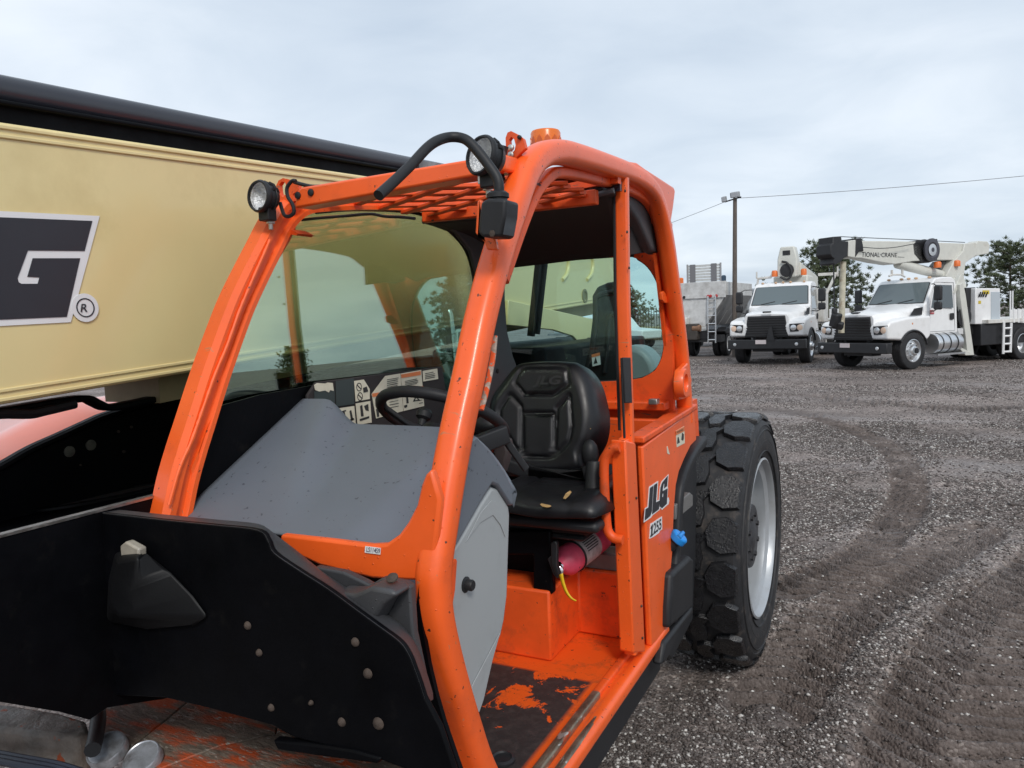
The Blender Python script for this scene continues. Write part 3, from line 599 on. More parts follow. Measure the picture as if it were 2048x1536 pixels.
# ---- lower side: ledge, orange side panel with lettering
yA, yB = PX(1272, 880, XL)[1], PX(1379, 812, XL)[1]
m = MB(); m.prism([(-.785, yA-.02, 1.455), (-.785, yB, 1.475), (-.725, yB, 1.475), (-.725, yA-.02, 1.455)], (0, 0, .024)); m.build('side_ledge', ORANGE2, T, bevel=.006)
m = MB(); m.prism(pxs([(1268, 872), (1350, 812), (1381, 797), (1386, 890), (1352, 955), (1341, 1010), (1334, 1110), (1328, 1290), (1284, 1300)], -.80), (.03, 0, 0)); m.build('side_backing', ORANGE2, T)
pan = [(1273, 892), (1378, 817), (1383, 880), (1371, 892), (1358, 918), (1347, 944), (1341, 970), (1337, 1020), (1334, 1100), (1329, 1160), (1322, 1208), (1327, 1226), (1325, 1258), (1291, 1291)]
m = MB(); m.prism(pxs(pan, -.755), (.022, 0, 0)); panel = m.build('side_panel', ORANGE, T, bevel=.007, seg=3)
XP = -.7325
def on_panel(name, z, material, lift=.0, thick=.0012): 
    m = MB(); m.prism(pxs(zoomed(z, 1150, 850, 5.12), XP+lift), (thick, 0, 0)); return m.build(name, material, panel, smooth=False)
on_panel('logo_backing', [(703, 998), (714, 852), (742, 836), (757, 633), (849, 572), (838, 772), (858, 766), (868, 632), (884, 578), (956, 504), (946, 640), (951, 640), (944, 742), (957, 742), (963, 775), (955, 812), (944, 818), (888, 870), (872, 848), (862, 870), (790, 926), (776, 948)], DECALW)
on_panel('logo_letter', [(713, 976), (721, 863), (752, 843), (767, 645), (800, 622), (784, 888), (768, 932)], DECALB, .0014)
on_panel('logo_letter', [(789, 914), (807, 617), (841, 593), (827, 793), (863, 775), (857, 862)], DECALB, .0014)
on_panel('logo_letter', [(866, 838), (864, 795), (875, 640), (891, 592), (948, 521), (941, 625), (912, 648), (915, 596), (905, 604), (897, 650), (890, 742), (902, 732), (905, 700), (895, 703), (898, 676), (946, 650), (938, 806), (889, 852), (874, 836)], DECALB, .0014)
on_panel('number_backing', [(760, 1165), (766, 1055), (772, 1010), (800, 995), (812, 985), (888, 935), (890, 1068), (865, 1085), (858, 1105), (800, 1145)], DECALW)
text_on('model_number', '255', pxs(zoomed([(800, 1128), (887, 1062), (885, 955), (806, 1006)], 1150, 850, 5.12), XP+.0016), INK, panel, bold=.03)
on_panel('model_number', [(770, 1150), (771, 1132), (777, 1126), (781, 1062), (773, 1064), (774, 1046), (790, 1020), (796, 1016), (790, 1116), (796, 1112), (795, 1132)], INK, .0014)
on_panel('warning_sticker', [(1040, 228), (1122, 185), (1116, 12), (1030, 62)], STICK)
on_panel('sticker_header', [(1035, 104), (1118, 62), (1117, 16), (1032, 64)], WARN, .0014)
text_on('sticker_print', 'WARNING', pxs(zoomed([(1044, 88), (1110, 55), (1109, 36), (1043, 68)], 1150, 850, 5.12), XP+.0030), INK, panel, bold=.01)
on_panel('sticker_symbol', [(1046, 192), (1050, 130), (1058, 122), (1072, 178)], INK, .0014); on_panel('sticker_symbol', [(1088, 150), (1096, 80), (1112, 95), (1112, 135), (1106, 160)], INK, .0014)
on_panel('paint_chip', [(942, 290), (938, 225), (945, 215), (953, 250), (968, 300), (958, 300)], STICK)

# ---- fuel tank and its trim
XT = -.79
m = MB(); m.prism(pxs([(1390, 886), (1350, 955), (1339, 1010), (1333, 1110), (1326, 1215), (1320, 1300), (1345, 1320), (1386, 1240), (1392, 1100), (1394, 950)], XT), (-.35, 0, 0)); tank = m.build('fuel_tank', BPLAS, T, bevel=.01)
m = MB(); m.sweep(crs(pxs([(1402, 882), (1389, 898), (1371, 928), (1359, 960), (1353, 992), (1350, 1040), (1346, 1110), (1340, 1180), (1340, 1240)], -.748), 5), rrect(.055, .046, .014)); m.build('tank_trim', BPLAS, T)
m = MB(); m.prism(pxs([(1345, 1148), (1382, 1112), (1388, 1118), (1386, 1216), (1340, 1258), (1341, 1215)], -.705), (-.09, 0, 0)); m.build('tank_lower', BPLAS, T, bevel=.016, seg=3)
m = MB(); m.prism(pxs([(1352, 1010), (1380, 985), (1386, 990), (1386, 1012), (1352, 1040)], -.735), (-.06, 0, 0)); m.build('tank_strap', TRAY, T, bevel=.004)
m = MB(); m.prism(pxs([(1331, 1284), (1386, 1212), (1387, 1228), (1362, 1258), (1338, 1316), (1324, 1332)], -.71), (-.04, 0, 0)); m.build('tank_guard', BPLAS, T, bevel=.012)
cc = PX(1356, 1076, -.712); ax = np.array((.55, .1, .62)); ax /= np.linalg.norm(ax)
m = MB(); m.lathe(cc, ax, [(.022, -.05), (.022, -.012), (.001, -.012)], 20); m.build('filler_neck', BPLAS, T)
m = MB(); m.lathe(cc, ax, [(.031, -.014), (.034, -.010), (.034, .012), (.028, .018), (.001, .019)], 28); a_ = np.cross(ax, (0, 1, 0)); a_ /= np.linalg.norm(a_); b_ = np.cross(ax, a_)
m.loft([[cc+ax*.016+b_*u*.036+a_*w*k for u, w in ((-1, .010), (1, .010), (1, -.010), (-1, -.010))]+[] for k in (1,)]+[[cc+ax*.027+b_*u*.033+a_*w for u, w in ((-1, .005), (1, .005), (1, -.005), (-1, -.005))]]); m.build('filler_cap', BLUECAP, T, bevel=.002)

# ---- floor, platform, sill
def floor_mat():
    m = bpy.data.materials.new('worn_floor_paint'); m.use_nodes = True; t = m.node_tree; b = t.nodes['Principled BSDF']; L = t.links
    geo = t.nodes.new('ShaderNodeNewGeometry').outputs['Position']
    def N(ty, **k):
        n = t.nodes.new(ty)
        for a, v in k.items(): setattr(n, a, v)
        return n
    def noise(s, d=6, r=.6, dist=0):
        n = N('ShaderNodeTexNoise'); n.inputs['Scale'].default_value = s; n.inputs['Detail'].default_value = d; n.inputs['Roughness'].default_value = r; n.inputs['Distortion'].default_value = dist; L.new(geo, n.inputs['Vector']); return n.outputs['Fac']
    def mr(src, a, c, lo=0, hi=1):
        n = N('ShaderNodeMapRange'); n.inputs[1].default_value = a; n.inputs[2].default_value = c; n.inputs[3].default_value = lo; n.inputs[4].default_value = hi; L.new(src, n.inputs[0]); return n.outputs[0]
    def ma(op, a, c):
        n = N('ShaderNodeMath', operation=op)
        for i, v in enumerate((a, c)):
            if isinstance(v, (int, float)): n.inputs[i].default_value = v
            else: L.new(v, n.inputs[i])
        return n.outputs[0]
    def mix(f, a, c):
        n = N('ShaderNodeMix', data_type='RGBA'); L.new(f, n.inputs[0])
        for k, v in (('A', a), ('B', c)):
            if isinstance(v, tuple): n.inputs[k].default_value = (*v, 1)
            else: L.new(v, n.inputs[k])
        return n.outputs['Result']
    sp = N('ShaderNodeSeparateXYZ'); L.new(geo, sp.inputs[0])
    # anti-slip coating: a rectangle of black paint, peeled in patches
    ex = ma('MULTIPLY', mr(sp.outputs['X'], -.822, -.838), mr(sp.outputs['Y'], 2.135, 2.12)); ex = ma('MULTIPLY', ex, mr(sp.outputs['Y'], 1.50, 1.53))
    peel = ma('ADD', ma('MULTIPLY', noise(7, 8, .68, .6), .75), ma('MULTIPLY', noise(2.2, 2, .5), .5))
    f = ma('MULTIPLY', mr(peel, .618, .608), ma('MULTIPLY', ex, 1.0))
    org = mix(mr(noise(14, 7, .7), .52, .68), (.80, .105, .012), (.44, .085, .022))
    org = mix(mr(noise(40, 4, .6), .665, .69), org, (.05, .03, .025))
    blk = mix(mr(noise(30, 6, .7), .45, .75), (.022, .019, .019), (.055, .045, .042))
    L.new(mix(f, org, blk), b.inputs['Base Color']); L.new(mr(f, 0, 1, .42, .62), b.inputs['Roughness'])
    bp = N('ShaderNodeBump'); bp.inputs['Strength'].default_value = .35; bp.inputs['Distance'].default_value = .004; L.new(ma('ADD', f, ma('MULTIPLY', noise(160, 3), .5)), bp.inputs['Height']); L.new(bp.outputs[0], b.inputs['Normal'])
    return m
FLOORM = floor_mat()
m = MB(); m.box(-1.46, -.768, 1.18, 2.5, .70, .728); m.box(-1.459, -.801, 1.18, 2.5, .7285, .735); m.build('cab_floor', FLOORM, T)
XS = -1.003
m = MB(); m.prism([(-1.45, 2.205, .7355), (XS, 2.205, .7355), (XS, 2.46, .7355), (-.80, 2.46, .7355), (-.80, 2.95, .7355), (-1.45, 2.95, .7355)], (0, 0, .242)); m.build('seat_platform', ORANGE2, T, bevel=.008)
zt = .9775
m = MB(); m.sweep([(-.753, 1.0, .705), (-.752, 2.67, .705)], rrect(.050, .050, .018)); m.build('door_sill', ORANGE, T)
m = MB(); m.sweep([(-.792, 1.0, .733), (-.792, 2.45, .733)], rrect(.026, .022, .007)); m.build('sill_rail', ORANGE2, T)
WORN = mat('worn_bare_metal', (.23, .19, .14), .38, metal=.7, var=.5, vscale=40, dirt=((.55, .085, .02), 16, .56, .62), chips=((.5, .48, .44), 50, .62), bump=.3, bscale=80, stretch=(1, .35, 1))
m = MB(); m.sweep([(-.792, 1.3, .7345), (-.792, 1.45, .736), (-.791, 1.95, .736), (-.791, 2.06, .7345)], rrect(.0275, .0235, .007)); m.build('worn_sill_strip', WORN, T)
m = MB(); m.sweep([(-.752, 1.25, .7065), (-.752, 1.4, .7085), (-.751, 1.8, .7085), (-.751, 1.95, .7065)], rrect(.034, .047, .014)); m.build('worn_sill_strip', WORN, T)
m = MB(); m.box(-1.3, -.775, .95, 2.72, .52, .685); m.build('chassis_skirt', BPLAS, T, bevel=.01)
m = MB(); m.lathe(PZ(1005, 1520, .737), (0, 0, 1), [(.034, 0), (.034, .006), (.026, .010), (.022, .006), (.001, .006)], 24); m.build('floor_grommet', BPLAS, T)
# type plate on the post foot
tp = pys([(1244, 1190), (1258, 1192), (1265, 1284), (1251, 1281)], PX(1247, 900, XL)[1]-.0135)
m = MB(); m.prism(tp, (0, -.002, 0)); tpl = m.build('type_plate', DECALB, T)
for u in (.25, .5, .75):
    a = tp[0]*(1-u)+tp[1]*u; b = tp[3]*(1-u)+tp[2]*u; m = MB(); a2, b2 = a*.92+b*.08, a*.1+b*.9; d = (tp[1]-tp[0])*.07
    m.prism([a2-d, a2+d, b2+d, b2-d], (0, -.003, 0)); m.build('plate_print', LABELW, tpl, smooth=False)
# grey tray
ty0, ty1, tx0, tx1 = 2.475, 2.86, -.985, -.805
ro = [np.array(p) for p in ((tx0, ty0, zt+.055), (tx1, ty0, zt+.055), (tx1, ty1, zt+.055), (tx0, ty1, zt+.055))]; ri = [np.array(p) for p in ((tx0+.02, ty0+.03, zt+.055), (tx1-.015, ty0+.03, zt+.055), (tx1-.015, ty1-.02, zt+.055), (tx0+.02, ty1-.02, zt+.055))]
holed('storage_tray', ro, ri, (0, 0, -.053), TRAY, T, bevel=.004)
m = MB(); m.box(tx0+.02, tx1-.015, ty0+.13, ty0+.145, zt+.004, zt+.045); m.build('tray_divider', TRAY, T, bevel=.003)

# ---- dash cowl
def cowl_z(x, t):
    xc = -1.13-.19*t; h = np.clip((xc+.03-x)/.10, 0, 1); h = h*h*(3-2*h)
    z = 1.452+.158*t+.068*max(0, t)*h
    r = np.clip((x+1.00)/.19, 0, 1); return z-.145*r**2.2
rows = []
for t in np.linspace(-.05, 1, 30):
    y = 1.165+.435*t; rows.append([(x, y+.02*math.sin((x+1.47)*4.6), cowl_z(x, t)) for x in np.linspace(-1.468+.0*t, -.812, 44)])
back = [(x, y+.012, z-.012) for x, y, z in rows[-1]]; rows.append(back); rows.append([(x, y-.02, z-.03-.22*min(1, max(0, (-.88-x)/.1))) for x, y, z in back])
m = MB(); m.grid(rows); m.build('dash_cowl', COWL, T, smooth=True, angle=50, solid=.006)
cs = [(930, 885), (955, 872), (985, 905), (1012, 945), (1026, 975), (1028, 1012), (1021, 1010), (996, 972), (985, 968), (965, 1000), (915, 1090), (905, 1100), (905, 900)]
m = MB(); m.prism(pxs(cs, -.792), (-.025, 0, 0)); m.build('cowl_side', COWL, T, bevel=.006)
sp_ = [(984, 972), (996, 976), (1019, 1012), (1021, 1030), (1016, 1190), (1010, 1240), (1003, 1272), (990, 1300), (982, 1320), (966, 1400), (958, 1425), (880, 1440), (850, 1200), (880, 1130), (915, 1085), (962, 1006)]
m = MB(); m.prism(pxs(sp_, -.800), (-.03, 0, 0)); sidep = m.build('cowl_side_panel', PANELG, T, bevel=.010, seg=3)
sp2 = [(982, 1000), (990, 1003), (1005, 1035), (1010, 1075), (1000, 1050), (985, 1030), (960, 1045), (930, 1085), (960, 1025)]
m = MB(); m.prism(pxs(sp2, -.7998), (.002, 0, 0)); m.build('panel_ridge', PANELG, sidep, bevel=.0015, seg=3)
m = MB(); m.prism(pxs([(942, 1372), (1000, 1262), (984, 1318), (966, 1398), (957, 1424), (945, 1425)], -.7995), (.0025, 0, 0)); m.build('panel_foot', TRAY if False else PANELG, sidep, bevel=.002)
m = MB(); m.lathe(PX(931, 1169, -.80), (1, 0, 0), [(.017, -.004), (.017, .002), (.012, .004), (.012, .016), (.010, .019), (.001, .019)], 20); m.build('panel_knob', BPLAS, sidep)
m = MB(); m.prism(pxs([(905, 1125), (912, 1118), (914, 1122), (910, 1180), (905, 1210), (902, 1205)], -.775), (-.02, 0, 0)); m.build('pillar_gusset', ORANGE2, T)
m = MB(); m.box(-1.45, -.90, 1.26, 1.50, .95, 1.40); m.build('dash_core', LINER, T)
# lower windscreen frame
wf = [(560, 1069), (660, 1080), (740, 1090), (772, 1088), (797, 1070), (815, 1045), (833, 1010), (842, 970), (850, 950), (862, 938), (880, 1000), (870, 1100), (862, 1168), (830, 1162), (745, 1158), (640, 1132), (560, 1095)]
m = MB(); m.prism(pys(wf, 1.135), (0, .02, 0)); wfr = m.build('windscreen_frame', ORANGE, T, bevel=.006)
st_ = pys([(731, 1092), (762, 1096), (761, 1109), (730, 1105)], 1.1335)
m = MB(); m.prism(st_, (0, -.001, 0)); s_ = m.build('stock_label', DECALW, wfr)
text_on('label_print', 'LS11459', [PY(a, b, 1.1315) for a, b in ((732.5, 1103.6), (759.5, 1107.2), (760.2, 1097.2), (733.5, 1094))], mat('purple_ink', (.035, .03, .08), .6), wfr, bold=.006)

# ---- stickers on the inner side panel
XD = XR+.022
m = MB(); m.prism(pxs([(610, 790), (628, 764), (880, 733), (900, 860), (680, 866), (610, 850)], XD-.012), (.01, 0, 0)); dk = m.build('decal_board', LINER, T, bevel=.003)
def sticker(name, pts, material, lift=0): 
    m = MB(); m.prism(pxs(pts, XD+lift), (.0012, 0, 0)); return m.build(name, material, dk, smooth=False)
sticker('dark_panel', [(628, 783), (669, 779), (669, 830), (630, 836)], DARKPANEL); sticker('dark_panel', [(671, 762), (707, 757), (708, 808), (672, 813)], DARKPANEL)
sticker('torn_sticker', [(628, 770), (634, 766), (650, 767), (655, 765), (665, 766), (667, 782), (660, 780), (657, 785), (650, 781), (638, 783), (630, 780)], STICK, .0016)
sticker('symbol_sticker', [(708, 762), (727, 759), (739, 778), (739, 798), (711, 803)], STICK); sticker('symbol_sticker', [(674, 817), (708, 812), (711, 848), (678, 852)], STICK); sticker('symbol_sticker', [(711, 807), (740, 802), (743, 845), (715, 850)], STICK)
sticker('warning_sticker', [(743, 788), (770, 752), (800, 747), (806, 822), (752, 837)], STICK); sticker('warning_sticker', [(801, 747), (842, 740), (848, 812), (807, 822)], STICK); sticker('warning_sticker', [(845, 742), (874, 737), (876, 758), (846, 763)], STICK)
def ring(px, py, r, w):
    c = PX(px, py, XD+.0016); m = MB(); m.lathe(c, (1, 0, 0), [(r, 0), (r, .0008), (r-w, .0008), (r-w, 0), (r, 0)], 24, closed=True); m.build('symbol_ring', INK, dk, smooth=False)
for a, b in ((718, 774), (720, 793)): 
    ring(a, b, .013, .0022); sticker('symbol_bar', [(a-5, b-4), (a-4, b-5), (a+5, b+4), (a+4, b+5)], INK, .0016)
for q in ([(726, 776), (733, 773), (736, 783), (727, 785)], [(685, 826), (688, 822), (694, 842), (690, 843)], [(699, 822), (702, 820), (706, 840), (702, 841)], [(684, 822), (691, 820), (692, 822), (685, 824)], [(697, 840), (707, 836), (708, 839), (698, 843)], [(720, 812), (724, 810), (727, 832), (722, 833)], [(728, 812), (736, 808), (737, 822), (731, 820)], [(719, 838), (738, 832), (738, 836), (720, 842)]): sticker('symbol', q, INK, .0016)
for q in ([(744, 787), (769, 783), (770, 790), (745, 794)], [(802, 749), (841, 742), (841, 750), (803, 756)], [(804, 779), (846, 772), (846, 780), (805, 787)]): sticker('sticker_header', q, WARN, .0016)
for a, b in ((757, 805), (832, 797)):
    for q in ([(a-6, b+6), (a, b-7), (a+1.5, b-5), (a-4, b+6)], [(a, b-7), (a+7, b+4), (a+5, b+4.5), (a-1, b-5)], [(a-6, b+6), (a+7, b+4), (a+7, b+2), (a-5, b+4)]): sticker('symbol', q, INK, .0016)
for q in ([(752, 818), (757, 817), (758, 833), (754, 834)], [(762, 815), (767, 814), (768, 829), (763, 831)], [(812, 790), (815, 789), (817, 806), (813, 807)], [(808, 811), (814, 809), (814, 814), (809, 816)]): sticker('symbol', q, INK, .0016)
def printlines(x0_, y0_, x1_, y1_, n, sl):
    for k in range(n):
        yy = y0_+(y1_-y0_)*k/(n-1); w = x1_-x0_; sticker('print_line', [(x0_, yy), (x1_-random.random()*5, yy+sl*w), (x1_-random.random()*5, yy+sl*w+1.1), (x0_, yy+1.1)], INK, .0016)
printlines(850, 747, 871, 757, 4, -.17); printlines(774, 759, 797, 774, 5, -.17); printlines(810, 762, 838, 771, 4, -.17); printlines(838, 790, 846, 806, 4, -.17); printlines(779, 798, 800, 815, 4, -.17)

# ---- steering wheel and controls
sc_ = PY(885, 838, 1.84); n_ = np.array((0.02, .52, .85)); n_ /= np.linalg.norm(n_); u_ = np.array((1, 0, 0)); u_ = u_-n_*(u_ @ n_); w_ = np.cross(n_, u_)
m = MB(); rim_ = [sc_+.185*(u_*math.cos(a)+w_*math.sin(a)) for a in np.linspace(0, 2*math.pi, 49)]
lo_ = []
for i in range(48):
    a = 2*math.pi*i/48; dr = u_*math.cos(a)+w_*math.sin(a); k = 1+.05*math.sin(a*24); lo_.append([sc_+dr*.185+.0165*k*(dr*math.cos(t)+n_*math.sin(t)) for t in np.linspace(0, 2*math.pi, 10, endpoint=False)])
lo_.append(lo_[0]); m.loft(lo_, cap=False); sw = m.build('steering_wheel', BPLAS, T)
for a in (R(-25), R(95), R(205)):
    dr = u_*math.cos(a)+w_*math.sin(a); m = MB(); m.sweep([sc_-n_*.045+dr*.03, sc_-n_*.04+dr*.09, sc_+dr*.18], rrect(.03, .014, .005), A=np.cross(dr, n_)); m.build('spoke', BPLAS, sw)
m = MB(); m.lathe(sc_-n_*.05, n_, [(.05, -.02), (.055, 0), (.045, .02), (.001, .024)], 24); m.build('hub', BPLAS, sw)
m = MB(); m.lathe(sc_+.185*(u_*math.cos(R(143))+w_*math.sin(R(143)))+n_*.018, n_, [(.012, 0), (.014, .02), (.024, .028), (.026, .045), (.018, .056), (.001, .058)], 20); m.build('spinner_knob', BPLAS, sw)
m = MB(); m.cyl(sc_-n_*.05, sc_-n_*.3+np.array((0, -.06, 0)), .045, .06, 18); m.build('steering_column', LINER, T)
m = MB(); m.sweep([PY(948, 893, 1.72), PY(1012, 868, 1.80)], rrect(.05, .032, .006), A=(0, 0, 1)); m.build('column_lever', BPLAS, T)
m = MB(); m.sweep([PY(1003, 870, 1.80), PY(1052, 938, 1.86)], rrect(.02, .012, .004), A=(0, 0, 1)); m.build('wiper_blade', BPLAS, T)
m = MB(); m.ball(PY(975, 850, 1.9), (.05, .04, .03)); m.build('switch_pod', BPLAS, T)
m = MB(); m.tube(pys([(846, 783), (900, 802)], 2.0), .008, 10); m.build('control_rod', CHROME, T)
m = MB(); m.prism(pys([(985, 890), (1010, 880), (1014, 905), (1000, 950), (990, 940)], 1.9), (0, .05, 0)); m.build('column_boot', mat('brown_vinyl', (.045, .035, .035), .6), T, bevel=.006)
# ---- seat
SP, SN = np.array((0, 2.43, 1.30)), np.array((0, -1, .26)); SN /= np.linalg.norm(SN); SU = np.array((0, SN[2], -SN[1])); SU /= np.linalg.norm(SU)
def seatuv(px, py): p = PP(px, py, SP, SN); return p[0], (p-SP) @ SU
outl = [(1018, 952), (1012, 915), (992, 870), (983, 825), (988, 795), (1006, 768), (1030, 738), (1046, 727), (1090, 723), (1140, 724), (1162, 730), (1184, 758), (1197, 800), (1202, 840), (1196, 880), (1178, 915), (1172, 950), (1095, 956)]
ol = np.array([seatuv(*p) for p in outl]); ol_s = np.array(crs([(*p, 0) for p in np.r_[ol, ol[:1]]], 6))[:-1, :2]
def pdist(P, poly, closed=True):
    q = np.array(poly); d = np.full(P.shape[:-1], 9.)
    for a, b in zip(q, np.roll(q, -1, 0) if closed else q[1:]):
        ab = b-a; t = np.clip(((P-a) @ ab)/(ab @ ab+1e-12), 0, 1); d = np.minimum(d, np.linalg.norm(P-a-t[..., None]*ab, axis=-1))
    return d
z2 = lambda pts: np.array([seatuv(800+a/3.84, 650+b/3.84) for a, b in pts])
pads = [z2([(925, 455), (972, 350), (1005, 332), (1270, 332), (1318, 360), (1333, 465), (1222, 545), (1000, 548)]), z2([(820, 670), (885, 556), (900, 556), (975, 640), (970, 955), (935, 960), (820, 760)]), z2([(1345, 558), (1330, 562), (1243, 650), (1232, 955), (1252, 990), (1340, 900), (1362, 800)]), z2([(985, 690), (1222, 690), (1222, 990), (1190, 1022), (1010, 1018), (985, 980)])]
cen = np.array((ol_s[:, 0].mean(), .19)); NR, NA = 46, len(ol_s)
rows = []
for k in range(NR+1):
    s_ = (1-(1-k/NR)**1.0); ring_ = cen+(ol_s-cen)*s_; d = np.min([pdist(ring_, p) for p in pads], 0)
    gro = -.010*np.exp(-(d/.0065)**2); edge = np.clip((1-s_)/.22, 0, 1); dome = .048*np.sqrt(np.clip(1-(1-edge)**2, 0, 1)); bol = .022*np.clip(np.abs(ring_[:, 0]-cen[0])/.2, 0, 1)**2*edge
    rows.append([SP*np.array((0, 1, 1))+np.array((u, 0, 0))+SU*v+SN*(h+.0) for (u, v), h in zip(ring_, dome+bol+gro*np.clip(edge*1.3, 0, 1))])
rows.append([p-SN*.10 for p in rows[-1]])
m = MB(); m.loft(rows, cap=True); sb = m.build('seat_backrest', VINYL, T, angle=70)
q = [PP(800+a/3.84, 650+b/3.84, SP+SN*.078, SN) for a, b in ((1015, 478), (1215, 476), (1245, 388), (1050, 388))]
text_on('embossed_logo', 'JLG', q, mat('embossed_vinyl', (.020, .020, .023), .35), sb, bold=.03)
m = MB(); a, b = [PP(800+p/3.84, 650+r/3.84, SP+SN*.060, SN) for p, r in ((1035, 683), (1180, 683))]; m.tube([a, b], .005, 8); m.build('backrest_seam', VINYL, sb)
def blob(name, pts, P, n, material, parent):
    m = MB(); m.prism([PP(800+a/3.84, 650+b/3.84, P, n) for a, b in pts], np.array(n)*.003); return m.build(name, material, parent, bevel=.001)
blob('torn_foam', [(1352, 785), (1365, 775), (1405, 785), (1440, 782), (1470, 795), (1445, 820), (1420, 838), (1402, 852), (1385, 835), (1362, 825)], SP+SN*.045, SN, FOAM, sb)
# cushion
cz = 1.318; rows = []
for j, t in enumerate(np.linspace(0, 1, 26)):
    y = 2.105+.36*t; r = []
    for u in np.linspace(-1, 1, 30):
        e_ = np.clip((1-abs(u))/.22, 0, 1); ef = np.clip(t/.30, 0, 1); h = math.sqrt(max(0, 1-(1-e_)**2))*math.sqrt(max(0, 1-(1-ef)**2))
        d = min(abs(abs(u)-.52), abs(t-.55)*1.6 if abs(u) < .52 else 9)
        r.append((-.985+.205*u*(1-.10*(1-min(1, t*3))**2), y-.012*(1-u*u)*(1-t), cz-.060+.060*h+.012*abs(u)-.008*math.exp(-(d/.035)**2)*h))
    rows.append(r)
m = MB(); m.grid(rows); cu = m.build('seat_cushion', VINYL, T, solid=.01, angle=60)
m = MB(); m.prism([(-1.18, 2.13, cz-.108), (-.80, 2.13, cz-.108), (-.785, 2.46, cz-.108), (-1.19, 2.46, cz-.108)], (0, 0, .036)); m.build('seat_pan', BPLAS, T, bevel=.015)
blob('torn_foam', [(1075, 1380), (1090, 1372), (1150, 1385), (1165, 1392), (1140, 1405), (1095, 1398)], (0, 2.102, 1.300), (0, -.75, .66), FOAM, cu)
blob('torn_foam', [(1252, 1335), (1270, 1300), (1305, 1275), (1318, 1285), (1300, 1312), (1270, 1340)], (-.82, 2.175, 1.332), (.2, -.45, .85), FOAM, cu)
m = MB(); m.sweep(pys([(1000, 925), (1060, 945), (1170, 948), (1195, 925)], 2.36), rrect(.05, .03, .01)); m.build('seat_hinge_bar', BPLAS, T)
m = MB(); m.cyl(PY(1188, 985, 2.26), PY(1188, 925, 2.30), .032, .026, 16); m.build('seat_belt_reel', BPLAS, T, bevel=.004)
m = MB(); m.ball(PY(1180, 908, 2.36), (.03, .03, .05)); m.build('recline_lever', BPLAS, T)
for k, (w_, z_, h_) in enumerate(((.34, 1.182, .024), (.31, 1.160, .020))):
    m = MB(); m.obox((-1.04, 2.38, z_), (w_, .30, h_)); m.build('suspension_fold', BPLAS, T, bevel=.012, seg=3)
yb_ = 2.215
m = MB(); m.prism(pys([(1000, 1062), (1100, 1062), (1106, 1186), (1096, 1194), (1066, 1190), (1066, 1110), (1000, 1110)], yb_), (0, .03, 0)); m.build('seat_base', BLACKP, T, bevel=.006)
m = MB(); m.box(-1.28, -1.07, 2.36, 2.75, zt+.001, 1.10); m.build('seat_base_rail', BLACKP, T)

# ---- wheel
WC = np.array((-.795, 4.14, .665)); RO, HW = .672, .188
wheel_m = Matrix.Translation(Vector(WC)) @ Matrix.Rotation(R(-1.5), 4, 'Z')
def wpart(mb, name, material, parent=None, **k):
    o = mb.build(name, material, None, **k)
    if parent is None: o.parent = T; o.matrix_parent_inverse = world_of(T).inverted(); o.matrix_basis = wheel_m
    else: o.parent = parent
    return o
X1 = (1, 0, 0)
m = MB(); m.lathe((0, 0, 0), X1, [(.415, HW-.035), (.435, HW-.008), (.47, HW+.006), (.52, HW+.012), (.575, HW+.008), (.60, HW+.002), (.604, HW+.006), (.622, HW-.002), (.640, HW-.02), (.646, HW-.05), (.650, 0), (.646, -HW+.05), (.640, -HW+.02), (.60, -HW), (.52, -HW-.012), (.435, -HW+.008), (.415, -HW+.03), (.40, 0)], 96, closed=True)
tyre = wpart(m, 'tyre', RUBBER, angle=30)
def block(poly, name, mirror=False):
    P = np.array(poly); mb = MB(); base, top = .640, RO
    def pt(s, w, r): a = s/RO; x = (HW-w) if not mirror else -(HW-w); return (x, r*math.sin(a), r*math.cos(a))
    c = P.mean(0); sub = []
    n = len(P); dense = []
    for i in range(n):
        for k in range(2): dense.append(P[i]+(P[(i+1) % n]-P[i])*k/2)
    D = np.array(dense); ins = c+(D-c)*.955
    def rr(w, r): return r-(.010 if w < .02 else 0)
    mb.loft([[pt(s, w, base) for s, w in c+(D-c)*1.05], [pt(s, w, rr(w, top-.006)) for s, w in D], [pt(s, w, rr(w, top)) for s, w in ins]])
    return mb.build(name, RUBBERW, None, angle=30)
pitch = 2*math.pi/20
pr = [block([(-.080, .004), (.055, .004), (.084, .055), (.072, .118), (.012, .150), (-.06, .136), (-.092, .075)], 'tread_block'),
      block([(-.072, .172), (-.012, .160), (.050, .172), (.094, .138), (.100, .190), (.070, .232), (-.02, .245), (-.085, .225)], 'tread_block'),
      block([(-.080, .004), (.055, .004), (.080, .050), (.066, .095), (.012, .118), (-.06, .105), (-.088, .06)], 'tread_block', True)]
offs = [0, pitch/2, pitch*.25]
for p_, of in zip(pr, offs):
    for k in range(20):
        o = p_ if k == 0 else p_.copy()
        if k: COL.objects.link(o)
        o.parent = tyre; o.rotation_euler = (of+k*pitch+.04, 0, 0)
for k in range(3):                                        # moulded ring and lettering pads on the sidewall
    m = MB(); m.lathe((0, 0, 0), X1, [(.462+.058*k, HW+.004+.004*(k == 1)), (.465+.058*k, HW+.0125), (.469+.058*k, HW+.004+.004*(k == 1))], 96, caps=0); wpart(m, 'sidewall_ring', RUBBER, tyre)
for a0 in (20, 200):
    for k, ch in enumerate('TRACTION'):
        a = R(a0+5.2*k); v_, f_ = text_geo(ch, .02); c = np.array((HW+.0135, .545*math.sin(a), .545*math.cos(a))); r_ = np.array((0, math.sin(a), math.cos(a))); t_ = np.array((0, math.cos(a), -math.sin(a)))
        if a0 == 20 and False: pass
